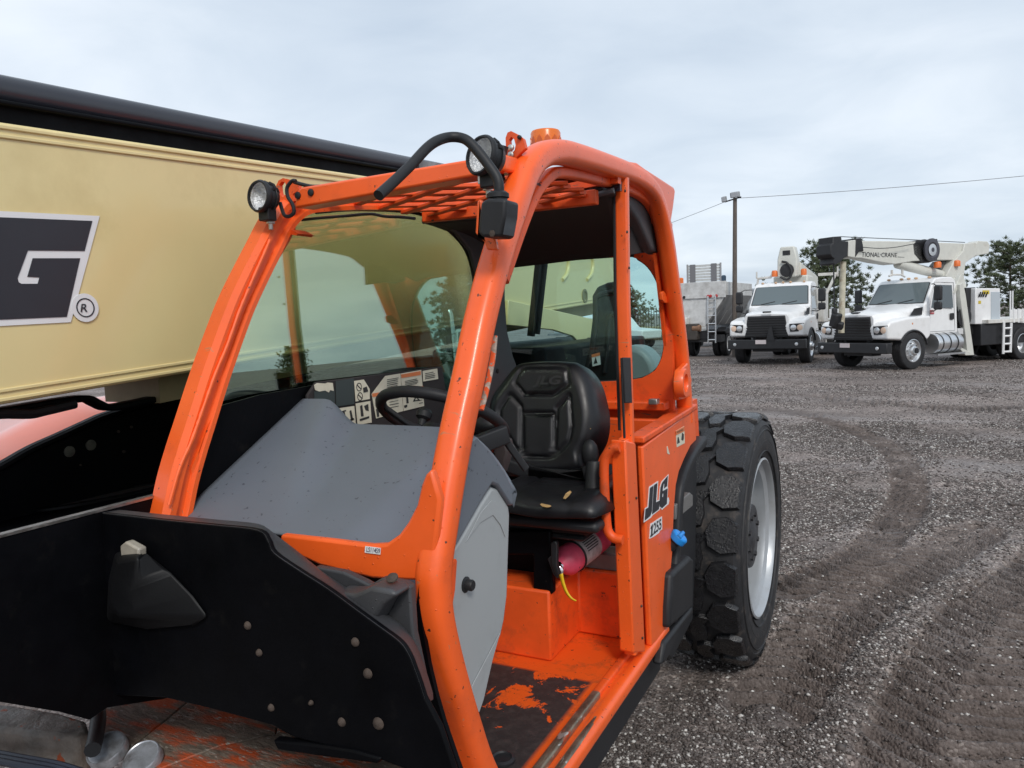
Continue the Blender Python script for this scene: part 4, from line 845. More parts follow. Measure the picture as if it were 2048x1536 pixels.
m = MB(); m.lathe((0, 0, 0), X1, [(.425, HW-.01), (.428, HW+.000), (.418, HW+.004), (.410, HW-.006), (.402, HW-.03), (.372, HW-.045), (.366, HW-.075), (.372, HW-.11), (.360, HW-.16), (.34, HW-.20), (.22, HW-.235), (.15, HW-.24), (.001, HW-.24)], 80, caps=2); rim = wpart(m, 'rim', SILVER, angle=28)
m = MB(); m.lathe((0, 0, 0), X1, [(.172, HW-.235), (.172, HW-.060), (.166, HW-.050), (.08, HW-.048), (.06, HW-.038), (.001, HW-.038)], 48); hub = wpart(m, 'wheel_hub', mat('hub_dark_grey', (.035, .036, .040), .5, var=.3, vscale=20), rim, angle=28)
for k in range(8):
    a = 2*math.pi*(k+.5)/8; m = MB(); m.lathe((HW-.051, .118*math.sin(a), .118*math.cos(a)), X1, [(.022, 0), (.022, .003), (.014, .004), (.014, .014), (.001, .014)], 6); wpart(m, 'wheel_bolt', mat('bolt_dark', (.06, .06, .065), .35, metal=.6), rim)
for src in (tyre, rim):                                   # the front wheel, just below the picture
    c = copy_tree(src, T); c.matrix_basis = Matrix.Translation((0, -3.90, 0)) @ Matrix.Translation(Vector(WC))
m = MB(); m.box(-1.9, -.99, .14, .36, .52, .80); m.build('front_axle', BLACKP, T, bevel=.03)
m = MB(); m.box(-1.9, -.99, 4.02, 4.26, .52, .80); m.build('rear_axle', BLACKP, T, bevel=.03)

# ---- front mudguard
up_ = [(205, 1020), (330, 1033), (430, 1043), (520, 1052), (545, 1064), (562, 1077), (600, 1106), (640, 1138), (690, 1171), (740, 1204), (790, 1236), (822, 1268), (838, 1300), (852, 1340), (866, 1386)]
lw_ = [(205, 1026), (330, 1040), (430, 1050), (515, 1060), (536, 1082), (548, 1106), (600, 1142), (655, 1177), (715, 1221), (760, 1254), (800, 1284), (818, 1310), (828, 1335), (838, 1362), (849, 1396)]
U_ = crs(pys(up_, 1.09), 4); L_ = crs(pys(lw_, 1.005), 4)
m = MB(); m.loft([[a, a*.5+b*.5+np.array((0, 0, .008)), b, b+np.array((0, .006, -.012)), a+np.array((0, 0, -.012))] for a, b in zip(U_, L_)]); m.build('mudguard_lip', BPLASW, T, angle=50)
face = [tuple(p) for p in L_]+[tuple(p) for p in pys([(880, 1455), (905, 1530), (920, 1580), (760, 1520), (590, 1476), (545, 1452), (430, 1420), (330, 1396), (203, 1390)], 1.005)]
m = MB(); m.prism(face, (0, .012, 0)); fen = m.build('mudguard', BLACKP, T, bevel=.003)
m = MB(); m.prism(pys([(838, 1170), (838, 1200), (846, 1262), (858, 1330), (872, 1390), (888, 1446), (918, 1534), (958, 1640), (900, 1640), (850, 1480), (820, 1300)], 1.12), (0, .01, 0)); m.build('mudguard_back', BLACKP, T)
m = MB(); m.prism(pys([(640, 1128), (700, 1138), (742, 1158), (752, 1164), (775, 1150), (818, 1158), (832, 1166), (838, 1260), (856, 1345), (850, 1350), (824, 1272), (790, 1242), (700, 1180)], 1.10), (0, -.02, 0)); m.build('mudguard_gusset', BPLASW, T, bevel=.010, seg=3)
m = MB(); m.prism(pys([(752, 1166), (775, 1156), (815, 1163), (826, 1172), (800, 1190), (778, 1230), (735, 1190), (700, 1168), (740, 1170)], 1.078), (0, -.05, 0)); m.build('gusset_bulge', BPLASW, T, bevel=.018, seg=3)
m = MB(); m.lathe(PY(785, 1157, 1.06), (0, -.5, .85), [(.011, 0), (.011, .003), (.007, .007), (.001, .008)], 14); m.build('bolt', RUST, T)
for a, b, r_ in ((496, 1251, .0085), (519, 1305, .0075), (711, 1284, .0085), (736, 1347, .0095), (684, 1444, .0085), (757, 1447, .0115), (543, 1415, .0075), (623, 1405, .005)):
    m = MB(); m.lathe(PY(a, b, 1.004), (0, -1, 0), [(r_, 0), (r_*.9, .003), (r_*.5, .006), (.0005, .0065)], 12); m.build('bolt', RUST, fen)
# front lamp pod on the mudguard
o_ = pys([(230, 1100), (285, 1097), (345, 1140), (392, 1190), (424, 1236), (400, 1252), (300, 1262), (212, 1245), (216, 1160)], 1.0); i_ = pys([(238, 1118), (280, 1112), (268, 1170), (270, 1215), (262, 1235), (240, 1235), (232, 1230), (220, 1215), (224, 1165)], .955)
m = MB(); m.loft([o_, i_]); pod = m.build('lamp_pod', mat('pod_black', (.0038, .004, .005), .55, spec=.3, bump=.05, bscale=300), T, bevel=.014, seg=3)
m = MB(); m.prism(pys([(239, 1092), (250, 1083), (277, 1098), (277, 1132), (242, 1127)], .972), (0, .02, 0)); m.build('pod_lens', mat('frosted_lens', (.34, .31, .26), .3, var=.15, vscale=40), T, bevel=.004)

# ---- chassis: plates, channel, bolts
m = MB(); m.prism([(-1.5, -.2, 1.507), (-1.5, 1.26, 1.507), (-1.5, 1.26, 1.0)]+pxs([(330, 1398), (215, 1416), (180, 1440), (120, 1424), (0, 1404), (-100, 1398)], -1.5)+[(-1.5, -.2, 1.2)], (-.015, 0, 0)); m.build('frame_plate', BLACKP, T, bevel=.002)
m = MB(); m.box(-1.5165, -1.4980, -.2, 1.25, 1.5035, 1.5092); m.build('bare_plate_edge', STEEL, T)
m = MB(); m.box(-2.14, -1.515, -.2, 4.2, 1.36, 1.392); ch = m.build('frame_channel', BLACKP, T)
oc = PZ(195, 998, 1.395); e0, e1 = PZ(72, 1022, 1.395), PZ(330, 968, 1.395); av = (np.array(e1)-np.array(e0))/2; bv = np.array((.055, -.0, 0))
ringp = [(e0+e1)/2+av*math.cos(t)+bv*math.sin(t) for t in np.linspace(0, 2*math.pi, 41)]
m = MB(); m.tube(ringp, .009, 8); m.build('channel_slot_rim', BLACKP, ch)
m = MB(); m.prism(ringp[:-1], (0, 0, .0015)); m.build('channel_slot', LINER, ch, smooth=False)
tp_ = [(-120, 985), (-60, 957), (0, 927), (60, 893), (120, 866), (170, 843), (215, 824), (300, 801), (390, 779), (480, 760), (600, 742), (760, 722), (900, 706)]
TB = crs(pxs(tp_, -2.12), 3); m = MB(); m.loft([[a, a+np.array((-.02, 0, 0)), np.array((-2.14, a[1], 1.36)), np.array((-2.12, a[1], 1.36))] for a in TB]); pb = m.build('frame_side_plate', BLACKP, T)
m = MB(); m.tube([p+np.array((.004, 0, -.012)) for p in TB], .011, 8); m.build('plate_edge_tube', BLACKP, T)
for a, b, r_ in ((138, 903, .016), (181, 890, .016), (236, 863, .0045), (262, 854, .0045), (247, 903, .0045), (160, 930, .003)):
    m = MB(); m.lathe(PX(a, b, -2.119), (1, 0, 0), [(r_, 0), (r_, .004), (r_*.6, .006), (.0005, .006)], 16); m.build('bolt', RUST if r_ < .01 else mat('greasy_bolt', (.10, .095, .075), .6, var=.3, vscale=60), pb)
# engine cover on the far side
hp = [(-150, 972), (-60, 915), (0, 887), (60, 856), (110, 830), (150, 811), (210, 797), (300, 789), (420, 775), (560, 762)]
H0 = crs(pxs(hp, -2.75), 3); m = MB(); rws = [[p+np.array((-.5, 0, -.06)) for p in H0], [p+np.array((-.06, 0, .0)) for p in H0], H0, [p+np.array((.10, 0, -.012)) for p in H0], [p+np.array((.42, 0, -.055)) for p in H0], [p+np.array((.45, 0, -.09)) for p in H0], [np.array((p[0]+.46, p[1], .9)) for p in H0]]
m.grid(rws); m.build('engine_cover', mat('orange_paint_glossy', OR, .28, var=.05, coat=.7), T, angle=50, solid=.01)

# ---- boom
SL = .0625
def bz(z0, y): return z0+SL*(y-1.0)
Y0, Y1 = -2.6, 5.25
def along(name, x0, x1, za, zb, material, parent, y0=Y0, y1=Y1, bevel=0, **k):
    m = MB(); m.loft([[(x0, y, bz(za, y)), (x1, y, bz(za, y)), (x1, y, bz(zb, y)), (x0, y, bz(zb, y))] for y in (y0, y1)]); return m.build(name, material, parent, bevel=bevel, **k)
ZB, ZT, XB = 1.735, 2.352, -1.75
boom = along('boom', -2.17, XB, ZB, ZT, BEIGE, T, bevel=.006)
for z in (ZB+.006, ZB+.026): along('boom_seam', XB, XB+.004, z, z+.009, BEIGE, boom, bevel=.003)
for z in (ZT-.006, ZT-.026): along('boom_seam', XB, XB+.005, z-.010, z, BEIGE, boom, bevel=.004)
along('boom_inner', -2.10, -1.86, ZB-.085, ZB-.001, mat('beige_paint_shaded_grimy', (.36, .29, .16), .55, var=.2, dirt=((.2, .15, .09), 6, .5, .8)), boom, y0=1.45, y1=5.0)  # darker base paints the shade beneath the boom into the colour; grime mottles it
along('boom_top_web', -2.12, -1.80, ZT+.001, ZT+.06, BLACKP, boom, y1=3.4)
m = MB(); m.sweep([(-1.965, y, bz(ZT+.088, y)) for y in (Y0, 0, 1, 2, 3.4)], rrect(.34, .075, .037, 8)); m.build('boom_top_cover', mat('black_cover_satin', (.034, .037, .047), .24, var=.1, vscale=3, bump=.03, bscale=300), boom)
m = MB(); m.sweep([(-1.792, y, bz(ZT+.052, y)) for y in (Y0, 0, 3.4)], rrect(.026, .012, .005)); m.build('boom_top_bead', BLACKP, boom)
m = MB(); m.prism(pys([(806, 338), (808, 318), (872, 325), (870, 345)], 2.75), (0, .2, 0)); m.build('boom_bracket', mat('galvanised', (.32, .32, .33), .5, metal=.6, var=.3, vscale=20), boom)
# hose bundle beneath
hs = [(-150, 842), (0, 822), (60, 812), (120, 802), (168, 797), (190, 806), (215, 815), (260, 808), (320, 795), (390, 780), (500, 768)]
m = MB(); m.sweep(crs(pxs(hs, -1.90), 4), rrect(.05, .018, .006)); m.build('boom_hose_tray', BLACKP, T)
m = MB(); m.tube(crs(pxs([(-80, 836), (0, 828), (60, 828), (90, 822), (150, 808)], -1.86), 4), .012, 8); m.build('hydraulic_hose', BPLAS, T)
# letters on the boom (the last one shows in the photograph)
def on_boom(name, z, material, lift=.0, n=0):
    p = pxs([(a/2.1329, 140+b/2.1333) for a, b in z], XB+.0015+lift)
    m = MB(); m.prism(p, (.0012, 0, 0)); return m.build(name, material, boom, smooth=False)
on_boom('logo_outline', [(-175, 640), (-140, 608), (-95, 598), (0, 602), (424, 623), (301, 1076), (-30, 1094), (-200, 1096), (-240, 1050)], DECALW)
on_boom('logo_letter', [(-142, 655), (-110, 632), (-60, 626), (20, 629), (393, 644), (360, 772), (118, 770), (74, 888), (78, 905), (90, 912), (160, 912), (168, 885), (116, 882), (139, 803), (341, 803), (284, 1053), (-20, 1066), (-190, 1068), (-208, 1040)], DECALB, .0014)
on_boom('logo_outline', [(-330, 600), (-250, 600), (-330, 960), (-245, 960), (-275, 1096), (-455, 1096)], DECALW); on_boom('logo_letter', [(-318, 628), (-275, 628), (-355, 985), (-270, 985), (-292, 1068), (-430, 1068)], DECALB, .0014)
c_ = PX(363/2.133, 140+1014/2.133, XB+.003); rr_ = np.linalg.norm(np.array(PX(421/2.133, 140+1014/2.133, XB+.003))-c_)
m = MB(); m.lathe(c_, (1, 0, 0), [(rr_*.98, 0), (rr_*.98, .001), (.0005, .001)], 40); m.build('mark_disc', DECALW, boom, smooth=False)
m = MB(); m.lathe(c_+np.array((.0012, 0, 0)), (1, 0, 0), [(rr_*.66, 0), (rr_*.66, .001), (rr_*.58, .001), (rr_*.58, 0)], 40, closed=True); m.build('mark_ring', DECALB, boom, smooth=False)
text_on('mark_letter', 'R', pxs([(a/2.133, 140+b/2.133) for a, b in ((344, 1033), (374, 1031), (376, 996), (348, 998))], XB+.006), DECALB, boom, bold=.01)
# ribs and holes at the rear of the boom
for a, b, c in ((1131, 520, 562), (1180, 520, 560)):
    m = MB(); m.tube(crs(pxs([(a+2, b-14), (a+6, b+8), (a+3, b+28), (a-6, b+40)], XB+.002), 4), .012, 8); m.build('boom_rib', BEIGE, boom)
m = MB(); m.lathe(PX(1169, 592, XB), (1, 0, 0), [(.045, 0), (.045, .006), (.03, .006), (.03, .001), (.001, .001)], 20); m.build('boom_pin_hole', mat('beige_shadow_metal', (.2, .17, .09), .6), boom)
m = MB(); m.prism(pxs([(1008, 650), (1100, 660), (1140, 672), (1150, 683), (1163, 684), (1170, 676), (1185, 676), (1188, 640), (1010, 600)], XB+.004), (.02, 0, 0)); m.build('boom_foot_plate', BEIGE, boom, bevel=.004)
# behind the cab: posts, engine cover, fender seen through the rear glass
m = MB(); m.sweep(pys([(1079, 515), (1062, 672)], 3.3), rrect(.035, .03, .008)); m.build('rear_hose', BPLAS, T); m = MB(); m.sweep(pys([(1092, 515), (1075, 668)], 3.32), rrect(.024, .02, .008)); m.build('rear_hose', BPLAS, T)
m = MB(); m.box(-2.1, -1.46, 3.25, 4.9, .55, 1.745); m.build('rear_chassis', BLACKP, T, bevel=.02)
ec = pys([(1150, 800), (1168, 735), (1178, 690), (1184, 640), (1184, 592), (1194, 574), (1215, 565), (1236, 562), (1242, 566), (1242, 800)], 3.55)
m = MB(); m.prism(ec, (0, .10, 0)); eng = m.build('air_cleaner_cover', BPLAS, T, bevel=.03, seg=3)
for z in ([(1172, 745), (1186, 700), (1193, 640), (1193, 600), (1204, 588), (1240, 580)], [(1208, 745), (1216, 690), (1219, 640), (1228, 628), (1240, 626)]):
    m = MB(); m.tube(crs(pys(z, 3.545), 4), .012, 8); m.build('cover_rib', BPLAS, eng)
m = MB(); m.prism(pys([(1183, 709), (1199, 705), (1201, 729), (1185, 733)], 3.53), (0, .004, 0)); m.build('warning_sticker', DECALW, eng); m = MB(); m.prism(pys([(1183, 709), (1199, 705), (1199.5, 711), (1183.5, 715)], 3.528), (0, .004, 0)); m.build('sticker_header', WARN, eng)
m = MB(); m.prism(pys([(1187, 728), (1191, 714), (1195, 726)], 3.528), (0, .004, 0)); m.build('sticker_symbol', INK, eng)
fd = []
for t in np.linspace(0, 1, 14):
    a = math.pi*(.5-.5*t); fd.append(PY(1262+50*math.cos(a), 758-66*math.sin(a), 3.6))
m = MB(); m.prism([PY(1240, 770, 3.6), PY(1240, 692, 3.6)]+fd+[PY(1312, 770, 3.6)], (0, .2, 0)); m.build('rear_fender', mat('grey_fender', (.22, .245, .25), .45, var=.08), T, bevel=.03, seg=3)

# ---- grimy casting, board and caps at the lower left
m = MB(); m.prism([PZ(a, b, .93) for a, b in ((-60, 1402), (20, 1408), (120, 1424), (172, 1440), (178, 1462), (150, 1475), (40, 1462), (-60, 1450))], (0, 0, -.10)); m.build('axle_housing', MUD, T, bevel=.012, seg=3)
pk = [[(190, 1455), (215, 1400), (320, 1372), (395, 1385), (330, 1440), (262, 1492), (200, 1500)], [(397, 1386), (480, 1405), (560, 1420), (550, 1466), (440, 1490), (310, 1540), (264, 1494), (332, 1441)], [(552, 1468), (562, 1422), (640, 1450), (760, 1480), (840, 1510), (900, 1560), (300, 1600), (312, 1541), (442, 1491)]]
for i, q in enumerate(pk):
    m = MB(); m.prism([PZ(a, b, .885+.003*i) for a, b in q], (0, 0, -.03)); m.build('grimy_plate', WOOD, T, bevel=.003)
m = MB(); m.prism(pys([(560, 1470), (640, 1478), (720, 1490), (775, 1505), (770, 1516), (660, 1502), (570, 1490)], 1.02), (0, -.02, 0)); m.build('slotted_bracket', BLACKP, T, bevel=.004)
m = MB(); m.tube(crs([PZ(a, b, .94) for a, b in ((150, 1395), (185, 1405), (196, 1430), (192, 1470), (185, 1500))], 5), .018, 10); m.build('hydraulic_hose', BPLAS, T)
for a, b, rx in ((212, 1496, .045), (283, 1514, .042)):
    m = MB(); m.lathe(PZ(a, b, .905), (.1, -.45, .9), [(rx, -.02), (rx, 0), (rx*.94, .004), (rx*.88, .002), (rx*.5, .003), (.001, .0035)], 32); m.build('hub_cap', mat('dull_chrome', (.46, .48, .52), .38, metal=.6, var=.3, vscale=25, dirt=((.16, .14, .13), 18, .45, .7)), T)
for k in range(3):
    m = MB(); m.tube(crs([PZ(a, b+8*k, .90) for a, b in ((-40, 1500), (40, 1515), (120, 1530), (200, 1556))], 4), .008, 8); m.build('hydraulic_hose', mat('blue_black_hose', (.02, .025, .05), .35), T)

# ================================================================== FIRE EXTINGUISHER
e0, e1 = np.array(PY(1130, 1124, 2.30)), np.array(PY(1190, 1080, 2.50)); dx = e1-e0; dx /= np.linalg.norm(dx)
base = e0*.5+e1*.5
FE = thing('fire_extinguisher', 'faded red fire extinguisher lying beside the seat base with a yellow tag', 'extinguisher', tuple(base-np.array((0, 0, .06))))
Lx = np.linalg.norm(e1-e0); rb = .052
m = MB(); m.lathe(e0, dx, [(.018, -.045), (.022, -.03), (.040, -.012), (.052, .01), (rb, .035), (rb, Lx*.55), (rb, Lx+.02), (rb*.96, Lx+.035), (rb*.7, Lx+.042), (.001, Lx+.042)], 32); cyl_ = m.build('cylinder', PINK, FE)
m = MB(); m.lathe(e0, dx, [(rb+.0008, Lx*.28), (rb+.0012, Lx*.30), (rb+.0012, Lx*.78), (rb+.0008, Lx*.80)], 32); m.build('label', LABELW, cyl_)
sd = np.cross(dx, (0, 0, 1)); sd /= np.linalg.norm(sd); ud = np.cross(sd, dx)
for k in range(7):
    an = R(20+9*k); n_ = sd*math.cos(an)+ud*math.sin(an); t_ = np.cross(dx, n_)
    c = e0+n_*(rb+.0016)+dx*(Lx*.36); m = MB(); m.prism([c-t_*.0018, c+t_*.0018, c+t_*.0018+dx*Lx*(.3+.1*random.random()), c-t_*.0018+dx*Lx*.36], n_*.0006); m.build('label_print', INK, cyl_, smooth=False)
m = MB(); m.tube([e0+rb*1.03*(sd*math.cos(t)+ud*math.sin(t))+dx*Lx*.25 for t in np.linspace(0, 2*math.pi, 25)], .004, 6); m.build('strap', BPLAS, FE)
hd = e0-dx*.045
m = MB(); m.lathe(hd, -dx, [(.02, -.01), (.02, .015), (.014, .025), (.001, .026)], 12); m.lathe(hd+np.array((.01, -.02, -.004)), (.35, -.9, .1), [(.017, 0), (.017, .008), (.014, .010), (.001, .010)], 20); m.build('valve', CHROME, FE)
m = MB(); m.prism(pys([(1101, 1086), (1110, 1082), (1114, 1088), (1113, 1130), (1119, 1150), (1112, 1152), (1102, 1128)], 2.185), (0, .02, 0)); m.build('handle', BPLAS, FE, bevel=.003)
m = MB(); m.prism(pys([(1095, 1118), (1101, 1112), (1117, 1150), (1115, 1158), (1107, 1150)], 2.19), (0, .016, 0)); m.build('lever', BPLAS, FE, bevel=.002)
yt = crs(pys([(1122, 1148), (1126, 1166), (1133, 1184), (1142, 1196), (1152, 1202)], 2.19), 5); m = MB(); w0 = np.array((.0065, 0, .004))
m.grid([[p-w0*(1-i/len(yt)*.6) for i, p in enumerate(yt)], [p+w0*(1-i/len(yt)*.6) for i, p in enumerate(yt)]]); m.build('safety_tag', YELLOW, FE, solid=.002)
# ================================================================== BACKGROUND VEHICLES
def lpart(m, name, material, root, **k): return child_local(m.build(name, material, None, **k), root)
TRUB = mat('truck_tyre', (.020, .020, .022), .7, var=.3, vscale=6, bump=.3, bscale=40)
ALU = mat('polished_aluminium', (.70, .71, .72), .28, metal=.85, var=.08)
BLK = mat('truck_black', (.016, .016, .018), .5, var=.2)
GRIL = mat('grille_black', (.028, .028, .030), .45)
def wheel(root, x, y, r=.52, w=.29, out=1, dual=False, rimm=None, dish=.10):
    m = MB(); xo = x
    def ty(xc):
        h = w/2; return [(r*.58, xc-h*.8), (r*.66, xc-h), (r*.86, xc-h*1.02), (r*.96, xc-h*.93), (r, xc-h*.75), (r, xc-h*.2), (r*.985, xc-h*.16), (r, xc-h*.12), (r, xc+h*.12), (r*.985, xc+h*.16), (r, xc+h*.2), (r, xc+h*.75), (r*.96, xc+h*.93), (r*.86, xc+h*1.02), (r*.66, xc+h), (r*.58, xc+h*.8)]
    m.lathe((0, y, r), X1, ty(xo), 40, closed=True)
    if dual: m.lathe((0, y, r), X1, ty(xo-out*(w+.06)), 40, closed=True)
    t = lpart(m, 'tyre', TRUB, root, angle=35)
    s = out; h = w/2; m = MB()
    if dish > 0: m.lathe((xo, y, r), (s, 0, 0), [(r*.60, h*.75), (r*.615, h*.95), (r*.585, h*.98), (r*.55, h*.8), (r*.52, h*.62), (r*.30, h*.70), (r*.26, h*1.1), (r*.17, h*1.2), (r*.16, h*1.5), (.001, h*1.52)], 36, caps=2)
    else: m.lathe((xo, y, r), (s, 0, 0), [(r*.60, h*.75), (r*.615, h*.95), (r*.585, h*.98), (r*.55, h*.6), (r*.50, -h*.2), (r*.30, -h*.35), (r*.2, -h*.2), (r*.19, h*.2), (.001, h*.22)], 36, caps=2)
    rm = lpart(m, 'rim', rimm or ALU, root, angle=30)
    if dish > 0:
        for k in range(10):
            a = 2*math.pi*k/10; m = MB(); m.lathe((xo+s*h*.66, y+r*.40*math.cos(a), r+r*.40*math.sin(a)), (s, 0, 0), [(.018, 0), (.016, .03), (.001, .032)], 6); lpart(m, 'wheel_nut', BLK if k % 2 else ALU, rm)
        m = MB(); m.lathe((xo+s*h*1.35, y, r), (s, 0, 0), [(r*.155, 0), (r*.15, .05), (.001, .052)], 16); lpart(m, 'hub_cap', BLK, rm)
    return t
def conventional(root, details=True):
    """white heavy conventional truck cab, origin under the front axle, +y towards the tail"""
    W_ = WHITE
    m = MB(); m.box(-.46, -.36, -.95, 7.2, .78, 1.02); m.box(.36, .46, -.95, 7.2, .78, 1.02); m.box(-.9, .9, -.08, .08, .45, .58); m.box(-.5, .5, -.9, -.5, .42, .8); lpart(m, 'frame', BLK, root)
    # bonnet: rounded sections from grille to cowl
    secs = []
    for y, w0, wt, zt_, zs in ((-1.10, .70, .58, 1.66, 1.53), (-.98, .74, .61, 1.72, 1.57), (-.6, .80, .64, 1.76, 1.60), (0, .86, .68, 1.80, 1.60), (.5, .96, .74, 1.89, 1.66), (.78, 1.0, .78, 1.95, 1.70)):
        secs.append([(-w0, y, 1.0), (-w0, y, zs), (-(w0+wt)/2, y, (zs+zt_)/2+.03), (-wt*.8, y, zt_-.015), (-wt*.35, y, zt_), (0, y, zt_+.01), (wt*.35, y, zt_), (wt*.8, y, zt_-.015), ((w0+wt)/2, y, (zs+zt_)/2+.03), (w0, y, zs), (w0, y, 1.0)])
    m = MB(); m.loft(secs); hood = lpart(m, 'bonnet', W_, root, angle=40)
    m = MB(); m.box(-.13, .13, -1.06, -.94, 1.715, 1.75); lpart(m, 'bonnet_vent', BLK, hood, bevel=.01); m = MB(); m.box(-.16, .16, -1.112, -1.10, 1.615, 1.65); lpart(m, 'bonnet_badge', ALU, hood)
    for s in (-1, 1):
        pr = [(-1.12, .93), (-1.14, 1.30), (-1.02, 1.45), (-.3, 1.55), (.5, 1.58), (.80, 1.58), (.80, .98), (.66, .86)]+[(.64*math.cos(R(a)), .50+.64*math.sin(R(a))) for a in range(35, 150, 10)]+[(-.62, .90)]
        m = MB(); m.prism([(s*.58, y, z) for y, z in pr], (s*.62, 0, 0)); fd = lpart(m, 'fender', W_, root, bevel=.07, seg=4)
        m = MB(); m.tube([(s*1.205, .655*math.cos(R(a)), .50+.655*math.sin(R(a))) for a in range(20, 150, 8)], .03, 8); lpart(m, 'fender_flare', BLK, fd)
        m = MB(); m.prism([(s*.76, -1.145, 1.07), (s*1.16, -1.09, 1.07), (s*1.18, -1.09, 1.34), (s*.73, -1.145, 1.32)], (0, -.02, 0)); hl = lpart(m, 'headlight', BLK, root, bevel=.01)
        for xx in (.86, 1.05):
            m = MB(); m.lathe((s*xx, -1.165+.04*(xx > .9), 1.20), (0, -1, 0), [(.095, 0), (.09, .012), (.06, .02), (.001, .024)], 20); lpart(m, 'headlight_lens', ALU if (xx < .9) else mat('turn_lens', (.75, .55, .42), .3), hl)
        m = MB(); m.prism([(s*1.005, .10, 1.60), (s*1.01, .62, 1.60), (s*1.01, .66, 1.84), (s*.985, .3, 1.80)], (s*.02, 0, 0)); lpart(m, 'bonnet_intake', BLK, root, bevel=.02)
        m = MB(); m.lathe((s*1.19, -.05, 1.36), (s, 0, 0), [(.03, 0), (.03, .012), (.001, .014)], 12); lpart(m, 'marker_lamp', mat('marker_amber', (.6, .2, .05), .4), root)
        # mirrors
        m = MB(); m.tube([(s*1.0, 1.1, 1.72), (s*1.22, .86, 1.70), (s*1.38, .80, 1.76), (s*1.38, .80, 2.42), (s*1.2, .9, 2.52), (s*1.0, 1.1, 2.52)], .018, 6); lpart(m, 'mirror_bracket', BLK, root)
        m = MB(); m.box(s*1.38-.12, s*1.38+.12, .77, .90, 2.02, 2.46); lpart(m, 'mirror', BLK, root, bevel=.05, seg=3)
        m = MB(); m.box(s*1.38-.12, s*1.38+.12, .77, .90, 1.74, 1.98); lpart(m, 'mirror', BLK, root, bevel=.05, seg=3)
        wheel(root, s*1.04, 0, .56, .34, s)
        m = MB(); m.lathe((s*.98, 1.06, .72), (0, 1, 0), [(.30, 0), (.31, .02), (.31, 1.18), (.30, 1.2)], 28); tk = lpart(m, 'side_tank', ALU, root, angle=30)
        for yy in (1.25, 1.6, 1.95):
            m = MB(); m.lathe((s*.98, yy, .72), (0, 1, 0), [(.318, 0), (.318, .05)], 28); lpart(m, 'tank_band', BLK, tk)
        m = MB(); m.box(s*.72, s*1.28, 1.02, 2.34, .36, .41); lpart(m, 'side_step', ALU, root)
    # cab shell
    pr = [(.72, 1.0), (.72, 1.90), (.80, 1.95), (1.24, 2.60), (1.34, 2.69), (1.7, 2.74), (2.15, 2.73), (2.28, 2.66), (2.34, 2.5), (2.34, 1.0)]
    m = MB(); m.loft([[(x*(1-.09*max(0, (z-1.95)/.8)), y, z) for y, z in pr] for x in (-1.02, -.98, .98, 1.02)]); cab = lpart(m, 'cab', W_, root, bevel=.05, seg=3)
    def slope(t): return np.array((0, .80+.44*t, 1.95+.65*t))
    nrm = np.array((0, -.65, .44)); nrm /= np.linalg.norm(nrm)
    ws = [np.array((u, 0, 0))+slope(t)+nrm*.012 for u, t in ((-.93, .03), (0, .0), (.93, .03), (.86, .93), (.80, .97), (0, .98), (-.80, .97), (-.86, .93))]
    m = MB(); m.prism([p+nrm*.002-(p-np.mean(ws, 0))*-.03 for p in ws], nrm*.004); lpart(m, 'windscreen_seal', BLK, cab)
    m = MB(); m.prism([p+nrm*.008 for p in ws], nrm*.006); lpart(m, 'windscreen', mat('windscreen_reflection', (.12, .15, .16), .08, coat=.25), cab, bevel=.003)
    m = MB(); m.prism([p+nrm*.015 for p in (np.array((-.45, 0, 0))+slope(.1), np.array((.62, 0, 0))+slope(.1), np.array((.58, 0, 0))+slope(.52), np.array((.25, 0, 0))+slope(.62), np.array((-.42, 0, 0))+slope(.5))], nrm*.001); lpart(m, 'windscreen_view', mat('windscreen_seats', (.022, .027, .030), .08, coat=.25), cab)
    for a_, b_ in ((-.62, -.15), (.1, .58)):
        m = MB(); m.tube([np.array((a_, 0, 0))+slope(.02)+nrm*.03, np.array((b_, 0, 0))+slope(.16)+nrm*.03], .014, 5); lpart(m, 'wiper', BLK, cab)
    for s in (-1, 1):
        sw_ = [(1.04, 1.80), (2.10, 1.78), (2.10, 2.48), (1.34, 2.50), (1.26, 2.44)]
        k = lambda z: 1-.09*max(0, (z-1.95)/.8)
        m = MB(); m.prism([(s*(1.023*k(z)), y, z) for y, z in sw_], (s*.006, 0, 0)); lpart(m, 'door_window', mat('side_window_dark', (.045, .06, .066), .06, coat=.8), cab, bevel=.002)
        dr = [(.98, 1.08), (2.20, 1.08), (2.20, 2.56), (1.28, 2.58), (.98, 1.9)]
        m = MB(); P_ = [(s*(1.022*k(z)), y, z) for y, z in dr]; m.tube(P_+[P_[0]], .008, 4); lpart(m, 'door_seam', mat('seam_shadow', (.25, .25, .26), .6), cab)
        m = MB(); m.box(s*1.02, s*1.05, 1.94, 2.12, 1.42, 1.62) if s > 0 else m.box(-1.05, -1.02, 1.94, 2.12, 1.42, 1.62); lpart(m, 'door_handle', BLK, cab, bevel=.03)
    for xx in (-.7, -.25, 0, .25, .7):
        m = MB(); m.ball((xx, 1.42, 2.74), (.05, .08, .035), 10, 6); lpart(m, 'roof_marker', mat('roof_marker_amber', (.55, .36, .22), .4), cab)
    # grille
    m = MB(); m.prism([(-.70, -1.13, .90), (.70, -1.13, .90), (.60, -1.12, 1.60), (-.60, -1.12, 1.60)], (0, .04, 0)); gr = lpart(m, 'grille', GRIL, root, bevel=.02)
    for k in range(8):
        z = .96+.082*k; w_ = .67-.013*k; m = MB(); m.obox((0, -1.145, z), (2*w_, .03, .03), (R(20), 0, 0)); lpart(m, 'grille_slat', GRIL, gr)
